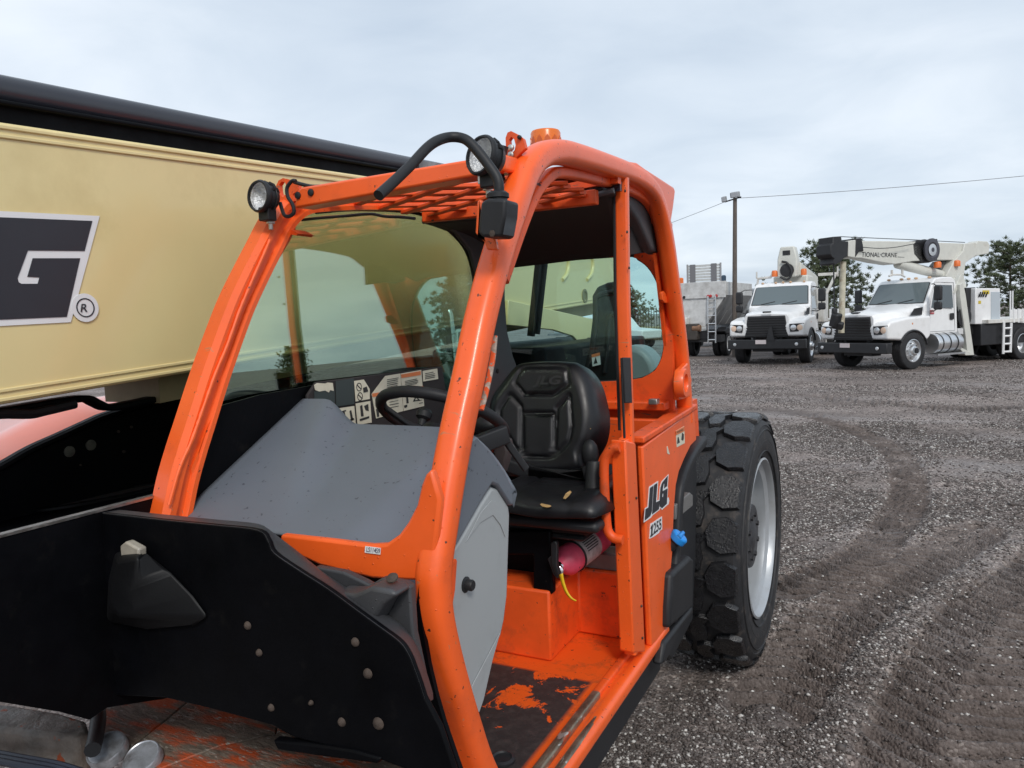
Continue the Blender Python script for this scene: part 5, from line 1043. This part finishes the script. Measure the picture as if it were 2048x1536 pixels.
    # bumper
    m = MB(); m.prism([(-1.24, -1.22, .52), (-1.0, -1.30, .52), (1.0, -1.30, .52), (1.24, -1.22, .52), (1.24, -.98, .52), (-1.24, -.98, .52)], (0, 0, .31)); bu = lpart(m, 'bumper', BLK, root, bevel=.025)
    for s in (-1, 1): m = MB(); m.lathe((s*.98, -1.305, .68), (0, -1, 0), [(.055, 0), (.05, .01), (.001, .014)], 14); lpart(m, 'fog_lamp', ALU, bu)
    m = MB(); m.box(-.30, .04, -1.325, -1.302, .69, .82); lpart(m, 'number_plate', mat('plate_white', (.62, .55, .55), .5), bu)
    return cab

# ---- crane truck in front: cab at right of the picture
t3 = thing('crane_truck', 'white crane truck with its boom lowered over the cab, rightmost of the parked trucks', 'truck', (-.325+.0, 25.64+.25, 0), R(-36.9), 'white crane trucks parked in the yard')
conventional(t3)
L3 = world_of(t3).inverted(); P3 = np.array((-.325, 25.89, 0)); lat3 = np.array((.8, -.6, 0))
def c3(pts, off=0.0):                                   # photo point -> truck coordinates on a lengthwise plane
    return [np.array(L3 @ Vector(PP(a, b, P3+lat3*off, lat3))) for a, b in pts]
def z2p(pts): return [(1640+a/4.8, 440+b/4.8) for a, b in pts]
def slab(name, pts, half, material, root=t3, bevel=.02, off=0, **k):
    p = c3(z2p(pts), off+half); m = MB(); m.prism(p, (-2*half, 0, 0)); return lpart(m, name, material, root, bevel=bevel, **k)
bm_ = slab('crane_boom', [(280, 200), (480, 200), (880, 205), (1130, 215), (1390, 225), (1375, 300), (1290, 385), (1120, 385), (900, 395), (720, 425), (560, 400), (400, 365), (275, 360)], .22, CRANEW)
slab('boom_head', [(125, 160), (205, 155), (212, 200), (275, 205), (268, 350), (230, 365), (205, 400), (150, 430), (128, 420), (140, 370), (118, 360), (100, 330), (103, 235), (125, 225)], .26, BLK)
slab('boom_collar', [(345, 175), (400, 172), (415, 240), (420, 300), (380, 300), (340, 360)], .27, BLK); slab('boom_collar', [(275, 198), (345, 190), (340, 362), (270, 350)], .26, CRANEW)
w3 = c3([(1640+1040/4.8, 440+290/4.8)], .22)[0]
m = MB(); m.lathe(w3+np.array((-.02, 0, 0)), X1, [(.36, -.16), (.36, -.11), (.25, -.10), (.25, .10), (.36, .11), (.36, .16), (.24, .17), (.18, .13), (.08, .13), (.07, .18), (.001, .18)], 40); wn_ = lpart(m, 'winch_drum', mat('winch_steel', (.09, .09, .105), .4, metal=.5, var=.2), t3)
m = MB(); m.lathe(w3+np.array((.13, 0, 0)), X1, [(.19, 0), (.19, .02), (.001, .03)], 24); lpart(m, 'winch_hub', ALU, wn_)
slab('winch_frame', [(890, 230), (930, 195), (1130, 180), (1128, 385), (1050, 410), (960, 400), (900, 330)], .20, BLK, off=.02)
m = MB(); m.tube(crs(c3(z2p([(400, 260), (560, 272), (720, 262), (900, 230)]), .40), 4), .012, 6); lpart(m, 'winch_rope', BLK, t3)
m = MB(); m.tube(c3(z2p([(200, 160), (900, 190), (1390, 215)]), .1), .012, 6); lpart(m, 'winch_rope', BLK, t3)
m = MB(); m.tube(c3(z2p([(745, 420), (980, 480), (1160, 525)]), .05), [.15, .15, .14], 16); lpart(m, 'lift_cylinder', CRANEW, t3)
slab('crane_turret', [(1390, 225), (1500, 215), (1515, 330), (1400, 410), (1380, 560), (1400, 620), (1260, 620), (1210, 540), (1290, 390), (1375, 300)], .30, CRANEW)
slab('jib_foot', [(1375, 300), (1500, 225), (1520, 200), (1610, 205), (1632, 240), (1620, 325), (1540, 335), (1510, 345), (1380, 400)], .17, CRANEW, off=.10)
slab('turret_plate', [(1190, 390), (1245, 410), (1245, 480), (1205, 545), (1165, 500), (1150, 440)], .2, mat('crane_dark', (.10, .10, .10), .5), off=-.15)
for q in ((1128, 430), (1312, 418)):
    p = c3(z2p([q]), .32)[0]; m = MB(); m.lathe(p-np.array((0, 0, .09)), (0, 0, 1), [(.11, 0), (.11, .15), (.08, .19), (.001, .19)], 14); lpart(m, 'warning_beacon', mat('beacon_orange', (.72, .16, .03), .4), t3)
q3 = c3(z2p([(398, 356), (738, 358), (740, 318), (402, 305)]), .2225); text_on('boom_lettering', 'TIONAL·CRANE', q3, BLK, t3, bold=.012).parent = t3
bpy.data.objects['boom_lettering'].matrix_parent_inverse = Matrix.Identity(4)
m = MB(); m.prism(c3(z2p([(745, 352), (810, 356), (810, 360), (745, 357)]), .2225), (.002, 0, 0)); lpart(m, 'lettering_rule', BLK, t3)
m = MB(); m.tube(c3(z2p([(222, 400), (205, 1085)]), .0), [.09, .09], 10); lpart(m, 'folded_jib_post', mat('cream_stained', (.52, .49, .38), .55, var=.2, dirt=((.22, .13, .07), 4, .52, .75)), t3)
m = MB(); m.tube(c3(z2p([(130, 420), (135, 700), (140, 860)]), .1), .02, 6); lpart(m, 'hook_rope', BLK, t3); m = MB(); hb = c3(z2p([(150, 960)]), .1)[0]; m.obox(hb, (.22, .30, .40), (.1, .3, .2)); m.obox(hb+np.array((0, .1, -.16)), (.3, .2, .22), (.3, .2, .5)); m.obox(hb+np.array((0, -.05, .26)), (.12, .16, .2)); lpart(m, 'hook_block', BLK, t3, bevel=.04)
slab('crane_pedestal', [(1290, 560), (1390, 560), (1405, 620), (1440, 1000), (1250, 1000), (1260, 700)], .35, CRANEW)
# outriggers
slab('outrigger_leg', [(1345, 620), (1375, 600), (1400, 720), (1480, 1295), (1420, 1300), (1395, 1080), (1345, 720)], .07, CRANEW, off=1.0, bevel=.01)
slab('outrigger_leg', [(1375, 510), (1385, 560), (1290, 720), (1275, 700), (1350, 530)], .07, CRANEW, off=.9, bevel=.01)
slab('outrigger_foot', [(1325, 1215), (1345, 1215), (1490, 1296), (1400, 1300)], .12, CRANEW, off=1.05, bevel=.01)
rl = c3(z2p([(1355, 930)]), .9)[0]; m = MB(); m.lathe(rl, X1, [(.33, -.12), (.33, -.09), (.2, -.085), (.2, .085), (.33, .09), (.33, .12), (.07, .125), (.06, .15), (.001, .15)], 30); lpart(m, 'hose_reel', BLK, t3)
slab('side_locker', [(1330, 1040), (1378, 1040), (1378, 1098), (1330, 1098)], .05, mat('locker_white', (.6, .6, .6), .5), off=1.0)
# bed, control stand, boards, ladder
m = MB(); m.box(-1.2, 1.2, 3.6, 9.2, 1.24, 1.36); lpart(m, 'flatbed', WHITED, t3, bevel=.01); m = MB(); m.box(-1.1, 1.1, 3.4, 6.2, .55, 1.23); lpart(m, 'underbody_locker', BLK, t3, bevel=.02)
slab('control_screen', [(1405, 650), (1495, 645), (1492, 900), (1480, 1100), (1465, 1100), (1430, 900), (1405, 720)], .05, BLK, off=.8)
cs_ = slab('control_stand', [(1495, 655), (1730, 655), (1735, 1000), (1490, 1000)], .25, WHITE, off=.75, bevel=.02)
for k, q in enumerate(((1525, 740), (1545, 740), (1565, 740), (1590, 740))):
    p = c3(z2p([q]), 1.02)[0]; m = MB(); m.cyl(p, p+np.array((.06, 0, .16)), .02, n=6); lpart(m, 'control_lever', BLK, cs_)
for q in ([(1560, 675), (1625, 675), (1625, 712), (1560, 712)], [(1520, 775), (1545, 775), (1545, 805), (1520, 805)]):
    m = MB(); m.prism(c3(z2p(q), 1.003), (.004, 0, 0)); lpart(m, 'yellow_label', mat('label_yellow', (.6, .45, .04), .5), cs_)
m = MB(); m.prism(c3(z2p([(1640, 690), (1725, 690), (1725, 985), (1640, 985)]), 1.003), (.012, 0, 0)); lpart(m, 'stand_door', mat('panel_blue_grey', (.45, .50, .54), .45), cs_, bevel=.008)
for z in ([(1840, 860), (1958, 855), (1958, 990), (1840, 975)],): slab('side_board', z, .03, WHITE, off=1.15, bevel=.01)
for xx in (1862, 1905, 1948): m = MB(); m.tube(c3(z2p([(xx, 850), (xx, 985)]), 1.2), .03, 6); lpart(m, 'board_stake', WHITE, t3)
ld = MB(); 
for xx in (1765, 1835): 
    m = MB(); m.tube(c3(z2p([(xx, 975 if xx < 1800 else 985), (xx-8, 1285 if xx < 1800 else 1270)]), 1.22), .04, 6); lpart(m, 'ladder_rail', WHITE, t3)
for yy in (1040, 1115, 1190, 1265): m = MB(); m.tube(c3(z2p([(1762, yy), (1832, yy-4)]), 1.22), .035, 6); lpart(m, 'ladder_rung', WHITE, t3)
for xx in (1828, 1850): m = MB(); m.tube(c3(z2p([(xx, 680), (xx-2, 975)]), 1.15), .022, 6); lpart(m, 'grab_rail', WHITE, t3)
m = MB(); m.prism(c3(z2p([(1056, 865), (1094, 865), (1094, 904), (1056, 904)]), 1.03), (.006, 0, 0)); db = lpart(m, 'door_badge', mat('badge_red', (.45, .06, .07), .5), t3)
for u in range(3):
    m = MB(); a = 1060+12*u; m.prism(c3(z2p([(a, 875), (a+8, 875), (a+8, 894), (a, 894)]), 1.037), (.002, 0, 0)); lpart(m, 'badge_mark', mat('badge_pale', (.62, .35, .36), .5), db)
m = MB(); m.tube(c3(z2p([(662, 540), (690, 525), (780, 525), (815, 545)]), .2), .03, 6); m.tube(c3(z2p([(690, 480), (690, 540)]), .2), .035, 6); m.tube(c3(z2p([(790, 475), (790, 540)]), .2), .035, 6); lpart(m, 'boom_rest', WHITED, t3)
for s in (-1, 1):
    for yy in (5.55, 6.9): wheel(t3, s*1.03, yy, .53, .27, s, dual=True, dish=0)
m = MB(); m.box(-1.0, 1.0, 9.1, 9.18, .7, 1.24); lpart(m, 'rear_bumper', BLK, t3)

# ---- second crane truck, seen almost head-on
t2 = thing('crane_truck', 'white crane truck facing the viewer head-on beside the utility pole', 'truck', (-3.74, 28.6, 0), R(-6), 'white crane trucks parked in the yard')
t2.scale = (1.07, 1, 1.07)
conventional(t2)
m = MB(); m.prism([(-.33, 2.0, 2.95), (.33, 2.0, 2.95), (.36, 2.0, 3.55), (.25, 2.0, 4.02), (-.22, 2.0, 4.02), (-.32, 2.0, 3.6)], (0, .5, 0)); lpart(m, 'boom_head', CRANEW, t2, bevel=.04)
m = MB(); m.lathe((.02, 1.98, 3.18), (0, -1, 0), [(.24, 0), (.24, .03), (.12, .05), (.001, .05)], 20); lpart(m, 'head_sheave', BLK, t2)
m = MB(); m.tube(crs([(-.15, 1.93, 3.5), (.05, 1.9, 3.42), (.2, 1.9, 3.1), (.05, 1.9, 2.85), (-.2, 1.9, 2.95)], 5), .04, 8); lpart(m, 'head_hose', BLK, t2)
m = MB(); m.box(-.13, .12, 1.98, 2.0, 3.72, 3.88); lpart(m, 'head_window', BLK, t2)
m = MB(); m.prism([(.05, 2.4, 3.0), (.42, 2.4, 3.0), (.42, 2.4, 3.45), (.05, 2.4, 3.55)], (.15, 2.4, -.45)); lpart(m, 'crane_boom', CRANEW, t2, bevel=.03)
m = MB(); m.box(-.6, .6, 2.6, 3.6, 1.2, 3.0); lpart(m, 'crane_pedestal', CRANEW, t2, bevel=.05)
for xx in (-.42, .58): m = MB(); m.lathe((xx, 2.0, 2.98), (0, 0, 1), [(.10, 0), (.10, .18), (.07, .22), (.001, .22)], 12); lpart(m, 'warning_beacon', mat('beacon_orange', (.72, .16, .03), .4), t2)
m = MB(); m.tube([(-1.1, 2.2, 2.55), (-1.05, 2.2, 2.95), (-.6, 2.2, 2.98), (-.5, 2.2, 3.2)], .05, 8); m.tube([(-1.1, 2.2, 2.95), (-1.1, 2.2, 3.2)], .03, 6); lpart(m, 'boom_rest', WHITED, t2)
m = MB(); m.tube([(1.2, 2.8, 2.3), (1.5, 2.9, 3.0)], .05, 8); m.box(.9, 1.55, 2.9, 3.0, 2.95, 3.05); m.tube([(1.55, 2.95, 2.9), (1.55, 2.95, 3.25)], .03, 6); lpart(m, 'outrigger_frame', WHITED, t2)
m = MB(); m.box(-1.2, 1.2, 3.6, 8.5, 1.24, 1.36); lpart(m, 'flatbed', WHITED, t2)
for s in (-1, 1):
    for k in range(5):
        yy = 3.8+k*.95; m = MB(); m.box(s*1.15-.02, s*1.15+.02, yy, yy+.88, 1.4, 1.75); lpart(m, 'side_board', WHITE, t2, bevel=.01)
    for yy in (5.2, 6.55): wheel(t2, s*1.03, yy, .53, .27, s, dual=True, dish=0)
m = MB(); m.box(.75, 1.15, 2.6, 3.5, 1.3, 2.5); lpart(m, 'tool_cabinet', WHITED, t2, bevel=.02)
m = MB(); m.tube([(1.16, 2.55, 1.2), (1.2, 2.6, .45)], .06, 6); m.box(1.05, 1.35, 2.5, 2.75, .4, .45); lpart(m, 'outrigger_leg', CRANEW, t2)
m = MB(); m.prism([(.05, -1.33, .80), (.30, -1.33, .80), (.22, -1.33, 1.25), (.14, -1.33, 1.25)], (0, .06, 0)); lpart(m, 'tow_bracket', BLK, t2)

# ---- gravel spreader truck seen from behind
t1 = thing('spreader_truck', 'silver hopper spreader truck with ladder, parked with its tail to the viewer', 'truck', (-7.25, 33.55, 0), R(175))
pr = [(-1.22, 3.15), (1.22, 3.15), (1.22, 2.55), (.45, 1.35), (-.45, 1.35), (-1.22, 2.55)]
m = MB(); m.prism([(x, 1.15, z) for x, z in pr], (0, -4.2, 0)); hp_ = lpart(m, 'hopper', TGRAYD, t1, bevel=.02)
m = MB(); m.box(-1.235, 1.235, 1.10, 1.22, 2.58, 3.20); m.box(-1.24, 1.24, -3.1, 1.10, 2.60, 3.17); lpart(m, 'hopper_band', TGRAY, t1, bevel=.02)
m = MB(); m.prism([(-1.2, 1.17, 2.56), (1.2, 1.17, 2.56), (.95, 1.17, 1.35), (-.35, 1.17, 1.35)], (0, .03, 0)); lpart(m, 'hopper_back', TGRAY, t1)
for k in range(3): 
    y_ = .75-1.1*k; m = MB(); m.prism([(-1.23, y_, 2.58), (-1.15, y_, 2.58), (-.38, y_, 1.35), (-.46, y_, 1.35)], (0, .06, 0)); lpart(m, 'hopper_rib', TGRAY, t1)
m = MB(); m.box(-1.24, 1.24, 1.22, 1.26, 2.52, 2.66); lb = lpart(m, 'light_bar', TGRAY, t1)
for xx, mt in ((-.85, RED), (-.60, RED), (-.5, RED), (.55, BLK), (.75, BLK), (.95, RED)):
    m = MB(); m.lathe((xx, 1.262, 2.59), (0, 1, 0), [(.065, 0), (.06, .02), (.001, .03)], 14); lpart(m, 'tail_lamp', mt, lb)
for s in (-1, 1):
    m = MB(); m.tube([(-.66+s*.16, 1.28, 2.6), (-.66+s*.16, 1.34, .62)], .03, 6); lpart(m, 'ladder_rail', ALU, t1)
for k in range(6): m = MB(); m.tube([(-.82, 1.32, .75+.34*k), (-.50, 1.32, .75+.34*k)], .025, 6); lpart(m, 'ladder_rung', ALU, t1)
m = MB(); m.box(-.5, .5, -5.5, 1.2, .8, 1.1); m.box(-1.0, 1.0, .6, 1.15, .65, .95); lpart(m, 'frame', BLK, t1)
m = MB(); m.box(-.1, 1.0, 1.15, 1.5, .75, 1.45); lpart(m, 'spreader_unit', mat('greasy_dark', (.05, .042, .036), .6, var=.4), t1, bevel=.04)
m = MB(); m.lathe((-.2, 1.4, 1.25), X1, [(.14, 0), (.14, .34), (.001, .34)], 16); lpart(m, 'drive_motor', mat('rusty_motor', (.22, .12, .07), .7, var=.3), t1)
m = MB(); m.box(.35, .95, 1.2, 1.6, 1.42, 1.72); m.box(.55, 1.0, 1.5, 1.7, .78, 1.35); lpart(m, 'white_hopper_box', WHITED, t1, bevel=.03)
for k in range(4): m = MB(); m.box(.55, 1.02, 1.70, 1.72, .82+.14*k, .92+.14*k); lpart(m, 'deflector_slat', WHITED, t1)
for xx, mt in ((.72, mat('beacon_orange', (.72, .16, .03), .4)), (-1.12, mat('beacon_blue_dark', (.04, .07, .11), .3))):
    m = MB(); m.lathe((xx, 1.1, 3.2), (0, 0, 1), [(.10, 0), (.10, .2), (.06, .24), (.001, .24)], 12); lpart(m, 'warning_beacon', mt, t1)
m = MB(); m.tube(crs([(1.15, 1.2, 2.9), (1.2, 1.25, 3.15), (1.0, 1.2, 3.24), (.85, 1.15, 3.22)], 4), .035, 6); lpart(m, 'cable', BLK, t1)
pr = [(-3.3, 1.0), (-3.3, 2.9), (-3.45, 3.0), (-4.7, 3.0), (-5.1, 2.9), (-5.5, 2.0), (-6.6, 1.8), (-6.8, 1.0)]
m = MB(); m.prism([(-1.05, y, z) for y, z in pr], (2.1, 0, 0)); cb1 = lpart(m, 'cab', mat('cab_silver_grey', (.36, .38, .40), .4, metal=.3, var=.05), t1, bevel=.1, seg=3)
m = MB(); m.prism([(-1.056, y, z) for y, z in ((-3.9, 2.0), (-4.9, 2.0), (-4.75, 2.75), (-3.9, 2.75))], (-.01, 0, 0)); lpart(m, 'door_window', BLK, cb1)
m = MB(); m.box(-1.09, -1.05, -4.05, -3.9, 1.45, 1.75); lpart(m, 'door_handle', BLK, cb1)
pr = [(1.0, .62*0+1.0)]
m = MB(); m.prism([(-1.05, y, z) for y, z in [(-.62, .98), (-.75, 1.1), (-.4, 1.25), (.4, 1.25), (.75, 1.1), (.62, .98)]], (.4, 0, 0)); lpart(m, 'mud_flap_arch', BLK, t1, bevel=.03)
for s in (-1, 1):
    wheel(t1, s*.88, 0, .53, .27, s, dual=True, dish=0, rimm=WHITE); wheel(t1, s*1.05, -5.9, .53, .3, s, rimm=WHITE)

# ---- pickup seen through the rear glass
pk = thing('pickup_truck', 'white crew cab pickup truck with flatbed behind the telehandler rear window', 'pickup', (-14.5, 42.4, 0), R(72))
pr = [(-2.6, .55), (-2.65, 1.05), (-1.15, 1.18), (-.55, 1.80), (-.2, 1.90), (1.55, 1.90), (1.85, 1.78), (1.95, 1.2), (1.95, .55)]
m = MB(); m.prism([(-.98, y, z) for y, z in pr], (1.96, 0, 0)); bd = lpart(m, 'body', WHITE, pk, bevel=.08, seg=3)
for s in (-1, 1):
    for z in ([(-.85, 1.22), (.32, 1.22), (.32, 1.74), (-.38, 1.74)], [(.50, 1.22), (1.55, 1.22), (1.40, 1.74), (.50, 1.74)]):
        m = MB(); m.prism([(s*.983, y, q) for y, q in z], (s*.008, 0, 0)); lpart(m, 'door_window', BLK, bd)
    m = MB(); m.box(s*.985-.02, s*.985+.02, .25, .42, .98, 1.12); lpart(m, 'door_handle', BLK, bd)
    for y_ in (-.95, .41, 1.75): m = MB(); m.tube([(s*.985, y_, .6), (s*.985, y_, 1.8 if y_ > -.5 else 1.15)], .012, 4); lpart(m, 'door_seam', mat('seam_shadow', (.25, .25, .26), .6), bd)
    wheel(pk, s*.88, -1.75, .40, .26, s, rimm=BLK); wheel(pk, s*.88, 2.75, .40, .26, s, rimm=BLK)
m = MB(); m.box(-1.05, 1.05, 2.0, 4.4, .82, .95); m.box(-.4, .4, -2.0, 4.3, .5, .7); lpart(m, 'flatbed', mat('flatbed_grey', (.22, .22, .23), .5, var=.3, vscale=3), pk)
m = MB(); m.box(-1.0, 1.0, 1.96, 2.02, .95, 1.35); m.box(-.95, .2, 2.4, 3.9, .96, 1.2); lpart(m, 'bed_load', mat('bed_load_grey', (.4, .42, .43), .6, var=.3, vscale=4), pk)

# ================================================================== POLE, WIRES, FENCE, TREES
pb_ = np.array(PZ(1469, 714, 0)); pt_ = np.array(PY(1470, 396, pb_[1]+.05))
pole = thing('utility_pole', 'tall brown wooden utility pole with two floodlights behind the spreader truck', 'pole', tuple(pb_))
m = MB(); m.tube([pb_, (pb_+pt_)/2, pt_], [.105, .095, .08], 14); m.build('pole_shaft', POLEW, pole)
m = MB(); m.tube([pt_+np.array((-.42, 0, -.12)), pt_+np.array((.25, 0, .02))], .03, 6); m.build('crossarm', BLK, pole)
for dx_, dz, w in ((-.42, -.02, .11), (.02, .12, .24)):
    m = MB(); c = pt_+np.array((dx_, -.1, dz)); m.obox(c, (w*1.5, .22, .22), (R(15), 0, R(-15))); fl_ = m.build('floodlight', mat('floodlight_grey', (.30, .31, .32), .5), pole, bevel=.03)
    m = MB(); m.obox(c+np.array((0, -.115, -.02)), (w*1.3, .01, .17), (R(15), 0, R(-15))); m.build('floodlight_glass', mat('floodlight_pane', (.5, .52, .55), .2), fl_)
def sag(a, b, s, n=20): return [a*(1-t)+b*t-np.array((0, 0, 4*s*t*(1-t))) for t in np.linspace(0, 1, n)]
WIRE = mat('wire_grey', (.16, .16, .17), .6)
far_r = np.array(PY(2300, 325, pb_[1]+6)); far_l = np.array(PY(1150, 505, pb_[1]+22))
m = MB(); m.tube(sag(pt_+np.array((.15, 0, -.02)), far_r, .12), .011, 5); tag(m.build('power_line', WIRE), 'thin grey wire running from the pole to the right', 'wire', 'overhead wires')
m = MB(); m.tube(sag(pt_+np.array((-.2, 0, -.05)), far_l, .2), .010, 5); tag(m.build('power_line', WIRE), 'thin grey wire running from the pole to the left behind the cab', 'wire', 'overhead wires')

# slatted white panel above the spreader truck
sp0 = PY(1376, 606, 42); sp1 = PY(1442, 606, 42); zt_ = PY(1376, 530, 42)[2]; zb_ = .55
sl_ = thing('slatted_trailer', 'tall white slatted trailer end standing behind the spreader truck', 'trailer', ((sp0[0]+sp1[0])/2, 42, 0))
nsl = 26; xw = abs(sp1[0]-sp0[0])
for k in range(nsl):
    z = zb_+(zt_-zb_)*k/nsl; m = MB(); m.box(sp0[0], sp1[0], 42, 42.03, z, z+(zt_-zb_)/nsl*.80); m.build('slat', mat('slat_white', (.52, .53, .52), .5, var=.1), sl_, smooth=False)
for u in (.16, .80): 
    x = sp0[0]+xw*u; m = MB(); m.box(x-.15, x+.15, 41.95, 41.995, zb_, zt_); m.build('upright', mat('upright_grey', (.17, .17, .18), .5), sl_)
for u in (0, 1): x = sp0[0]+xw*u; m = MB(); m.box(x-.04, x+.04, 41.94, 42.04, zb_-.1, zt_+.02); m.build('edge_post', mat('edge_grey', (.3, .3, .31), .5), sl_)
m = MB(); m.box(sp0[0]+.1, sp1[0]-.1, 42.06, 47, .9, 1.05); m.build('trailer_deck', BLK, sl_)
for x in (sp0[0]+.2, sp1[0]-.2):
    m = MB(); m.lathe((x, 44, .45), X1, [(.2, -.13), (.43, -.12), (.45, 0), (.43, .12), (.2, .13)], 24); m.build('tyre', TRUB, sl_)

# iron fence beyond the pickup
f0, f1 = np.array(PY(1190, 640, 52)), np.array(PY(1346, 640, 55)); f0[2] = f1[2] = 0
FN = thing('iron_fence', 'black iron picket fence beyond the white pickup truck', 'fence', tuple((f0+f1)/2)); IRON = mat('iron_black', (.03, .03, .032), .5)
dv = f1-f0; LN = np.linalg.norm(dv); dv /= LN; npk = int(LN/.2); proto = None
for k in range(npk):
    p = f0+dv*.2*k
    if proto is None:
        m = MB(); m.box(-.022, .022, -.022, .022, .05, 2.35); m.add([(-.022, -.022, 2.35), (.022, -.022, 2.35), (.022, .022, 2.35), (-.022, .022, 2.35), (0, 0, 2.5)], [(0, 1, 4), (1, 2, 4), (2, 3, 4), (3, 0, 4)]); proto = m.build('picket', IRON, None, smooth=False); o = proto
    else: o = proto.copy(); COL.objects.link(o)
    o.location = p; o.parent = FN; o.matrix_parent_inverse = world_of(FN).inverted()
for z in (.35, 1.9): m = MB(); m.sweep([f0+np.array((0, 0, z)), f1+np.array((0, 0, z))], rrect(.05, .05, .01), A=(0, 0, 1)); m.build('fence_rail', IRON, FN)
m = MB(); a = f0+np.array((-1, 3, 0)); b = f1+np.array((1, 3, 0)); m.box(min(a[0], b[0]), max(a[0], b[0]), a[1], a[1]+6, 0, .95); tag(m.build('dry_grass_bank', mat('dry_grass', (.26, .20, .10), .9, var=.3, vscale=2, bump=.6, bscale=4), None, bevel=.3), kind='structure')

def pine(loc, h, w, label, seed, group='pine trees behind the trucks', lean=0.0, dense=1.0):
    r = random.Random(seed); rr = np.random.default_rng(seed); t = thing('pine_tree', label, 'tree', loc, r.random()*6, group)
    m = MB(); m.tube([(0, 0, -.1), (lean*.3, 0, h*.3), (lean*.7, 0, h*.65), (lean, 0, h*.97)], [.17*h/8, .13*h/8, .08*h/8, .02], 9); lpart(m, 'trunk', BARK, t)
    limbs = MB(); tips = []
    nl = int(74*dense)
    for i in range(nl):
        z = h*(.10+.86*(i/nl)**.9); prof = (1-((z/h-.26)/.78)**2) if z/h > .26 else .75+.25*(z/h/.26); L = w*max(.10, prof)*(.62+.55*r.random()); a = i*2.4+r.random()*.9
        d = np.array((math.cos(a), math.sin(a), 0)); x0_ = lean*z/h; p0 = np.array((x0_, 0, z)); rise = .15+.45*z/h
        p1 = p0+d*L*.55+np.array((0, 0, L*rise*.30)); p2 = p0+d*L+np.array((0, 0, L*rise*.9)); limbs.tube([p0, p1, p2], [.035*h/8, .022*h/8, .008], 5)
        for k in range(int(6+L*7)):
            u = .22+.80*r.random(); q = p0*(1-u)**2+2*p1*u*(1-u)+p2*u*u; sp = L*.25*(1.1-u*.4); tips.append(q+np.array((r.gauss(0, sp), r.gauss(0, sp), r.gauss(.02, sp*.55))))
    tips.append(np.array((lean, 0, h))); lpart(limbs, 'limbs', BARK, t, smooth=False)
    T_ = np.array(tips); n = len(T_); per = 30; sz = .20*(h/8)**.5
    c = np.repeat(T_, per, 0)+rr.normal(0, .055*h/8, (n*per, 3)); dr = rr.normal(0, 1, (n*per, 3)); dr[:, 2] = np.abs(dr[:, 2])*.9+.1; dr /= np.linalg.norm(dr, axis=1)[:, None]
    sd_ = np.cross(dr, rr.normal(0, 1, (n*per, 3))); sd_ /= np.linalg.norm(sd_, axis=1)[:, None]; ln = sz*(.6+.7*rr.random(n*per))[:, None]; wd = .026*(h/8)
    V = np.stack([c-sd_*wd, c+sd_*wd, c+dr*ln+sd_*wd*.25, c+dr*ln-sd_*wd*.25], 1).reshape(-1, 3); F_ = np.arange(len(V)).reshape(-1, 4)
    me = bpy.data.meshes.new('crown'); me.from_pydata(V.tolist(), [], F_.tolist()); o = link('crown', me, NEEDLE, None, smooth=False); o.parent = t
    return t
def at_tree(px, y, top):
    b = PY(px, 660, y); tp = PY(px, top, y); return (b[0], y, 0), tp[2]
l, h = at_tree(1655, 47, 484); pine(l, h, 2.9, 'tall green pine tree standing between the two white crane trucks', 3, dense=.8)
l, h = at_tree(2022, 45, 486); pine(l, h, 2.5, 'tall green pine tree at the right edge behind the crane truck', 5, lean=.15, dense=.72)
l, h = at_tree(1252, 62, 574); pine(l, h, 2.4, 'green pine tree seen through the rear window above the pickup', 8)
l, h = at_tree(1540, 60, 585); pine(l, h, 2.2, 'small pine tree showing above the head-on crane truck', 12, dense=.7)
# the yard to the viewer's right, which the side glass mirrors
def mir(px, y):                                         # where a reflection at photo column px comes from
    d = ray(px, 640); yy = y; return (2*(XR-.006)-(d[0]*yy/d[1]), yy, 0)
l = mir(812, 40); pine(l, 7.2, 2.4, 'green pine tree off to the right, mirrored in the side window', 21, 'pine trees mirrored in the side window')
l = mir(450, 48); pine(l, 3.6, 1.6, 'smaller pine tree far off to the right, mirrored near the front pillar', 22, 'pine trees mirrored in the side window')
l = mir(850, 27); t4 = thing('tractor_truck', 'white truck parked to the right, mirrored in the side window', 'truck', (l[0], l[1], 0), R(-40)); conventional(t4)
m = MB(); m.tube([(1.0, 2.6, 1.0), (1.0, 2.6, 3.5), (1.05, 2.75, 3.65)], .09, 10); lpart(m, 'exhaust_stack', ALU, t4)
for s in (-1, 1): wheel(t4, s*1.03, 5.0, .53, .27, s, dual=True, dish=0)
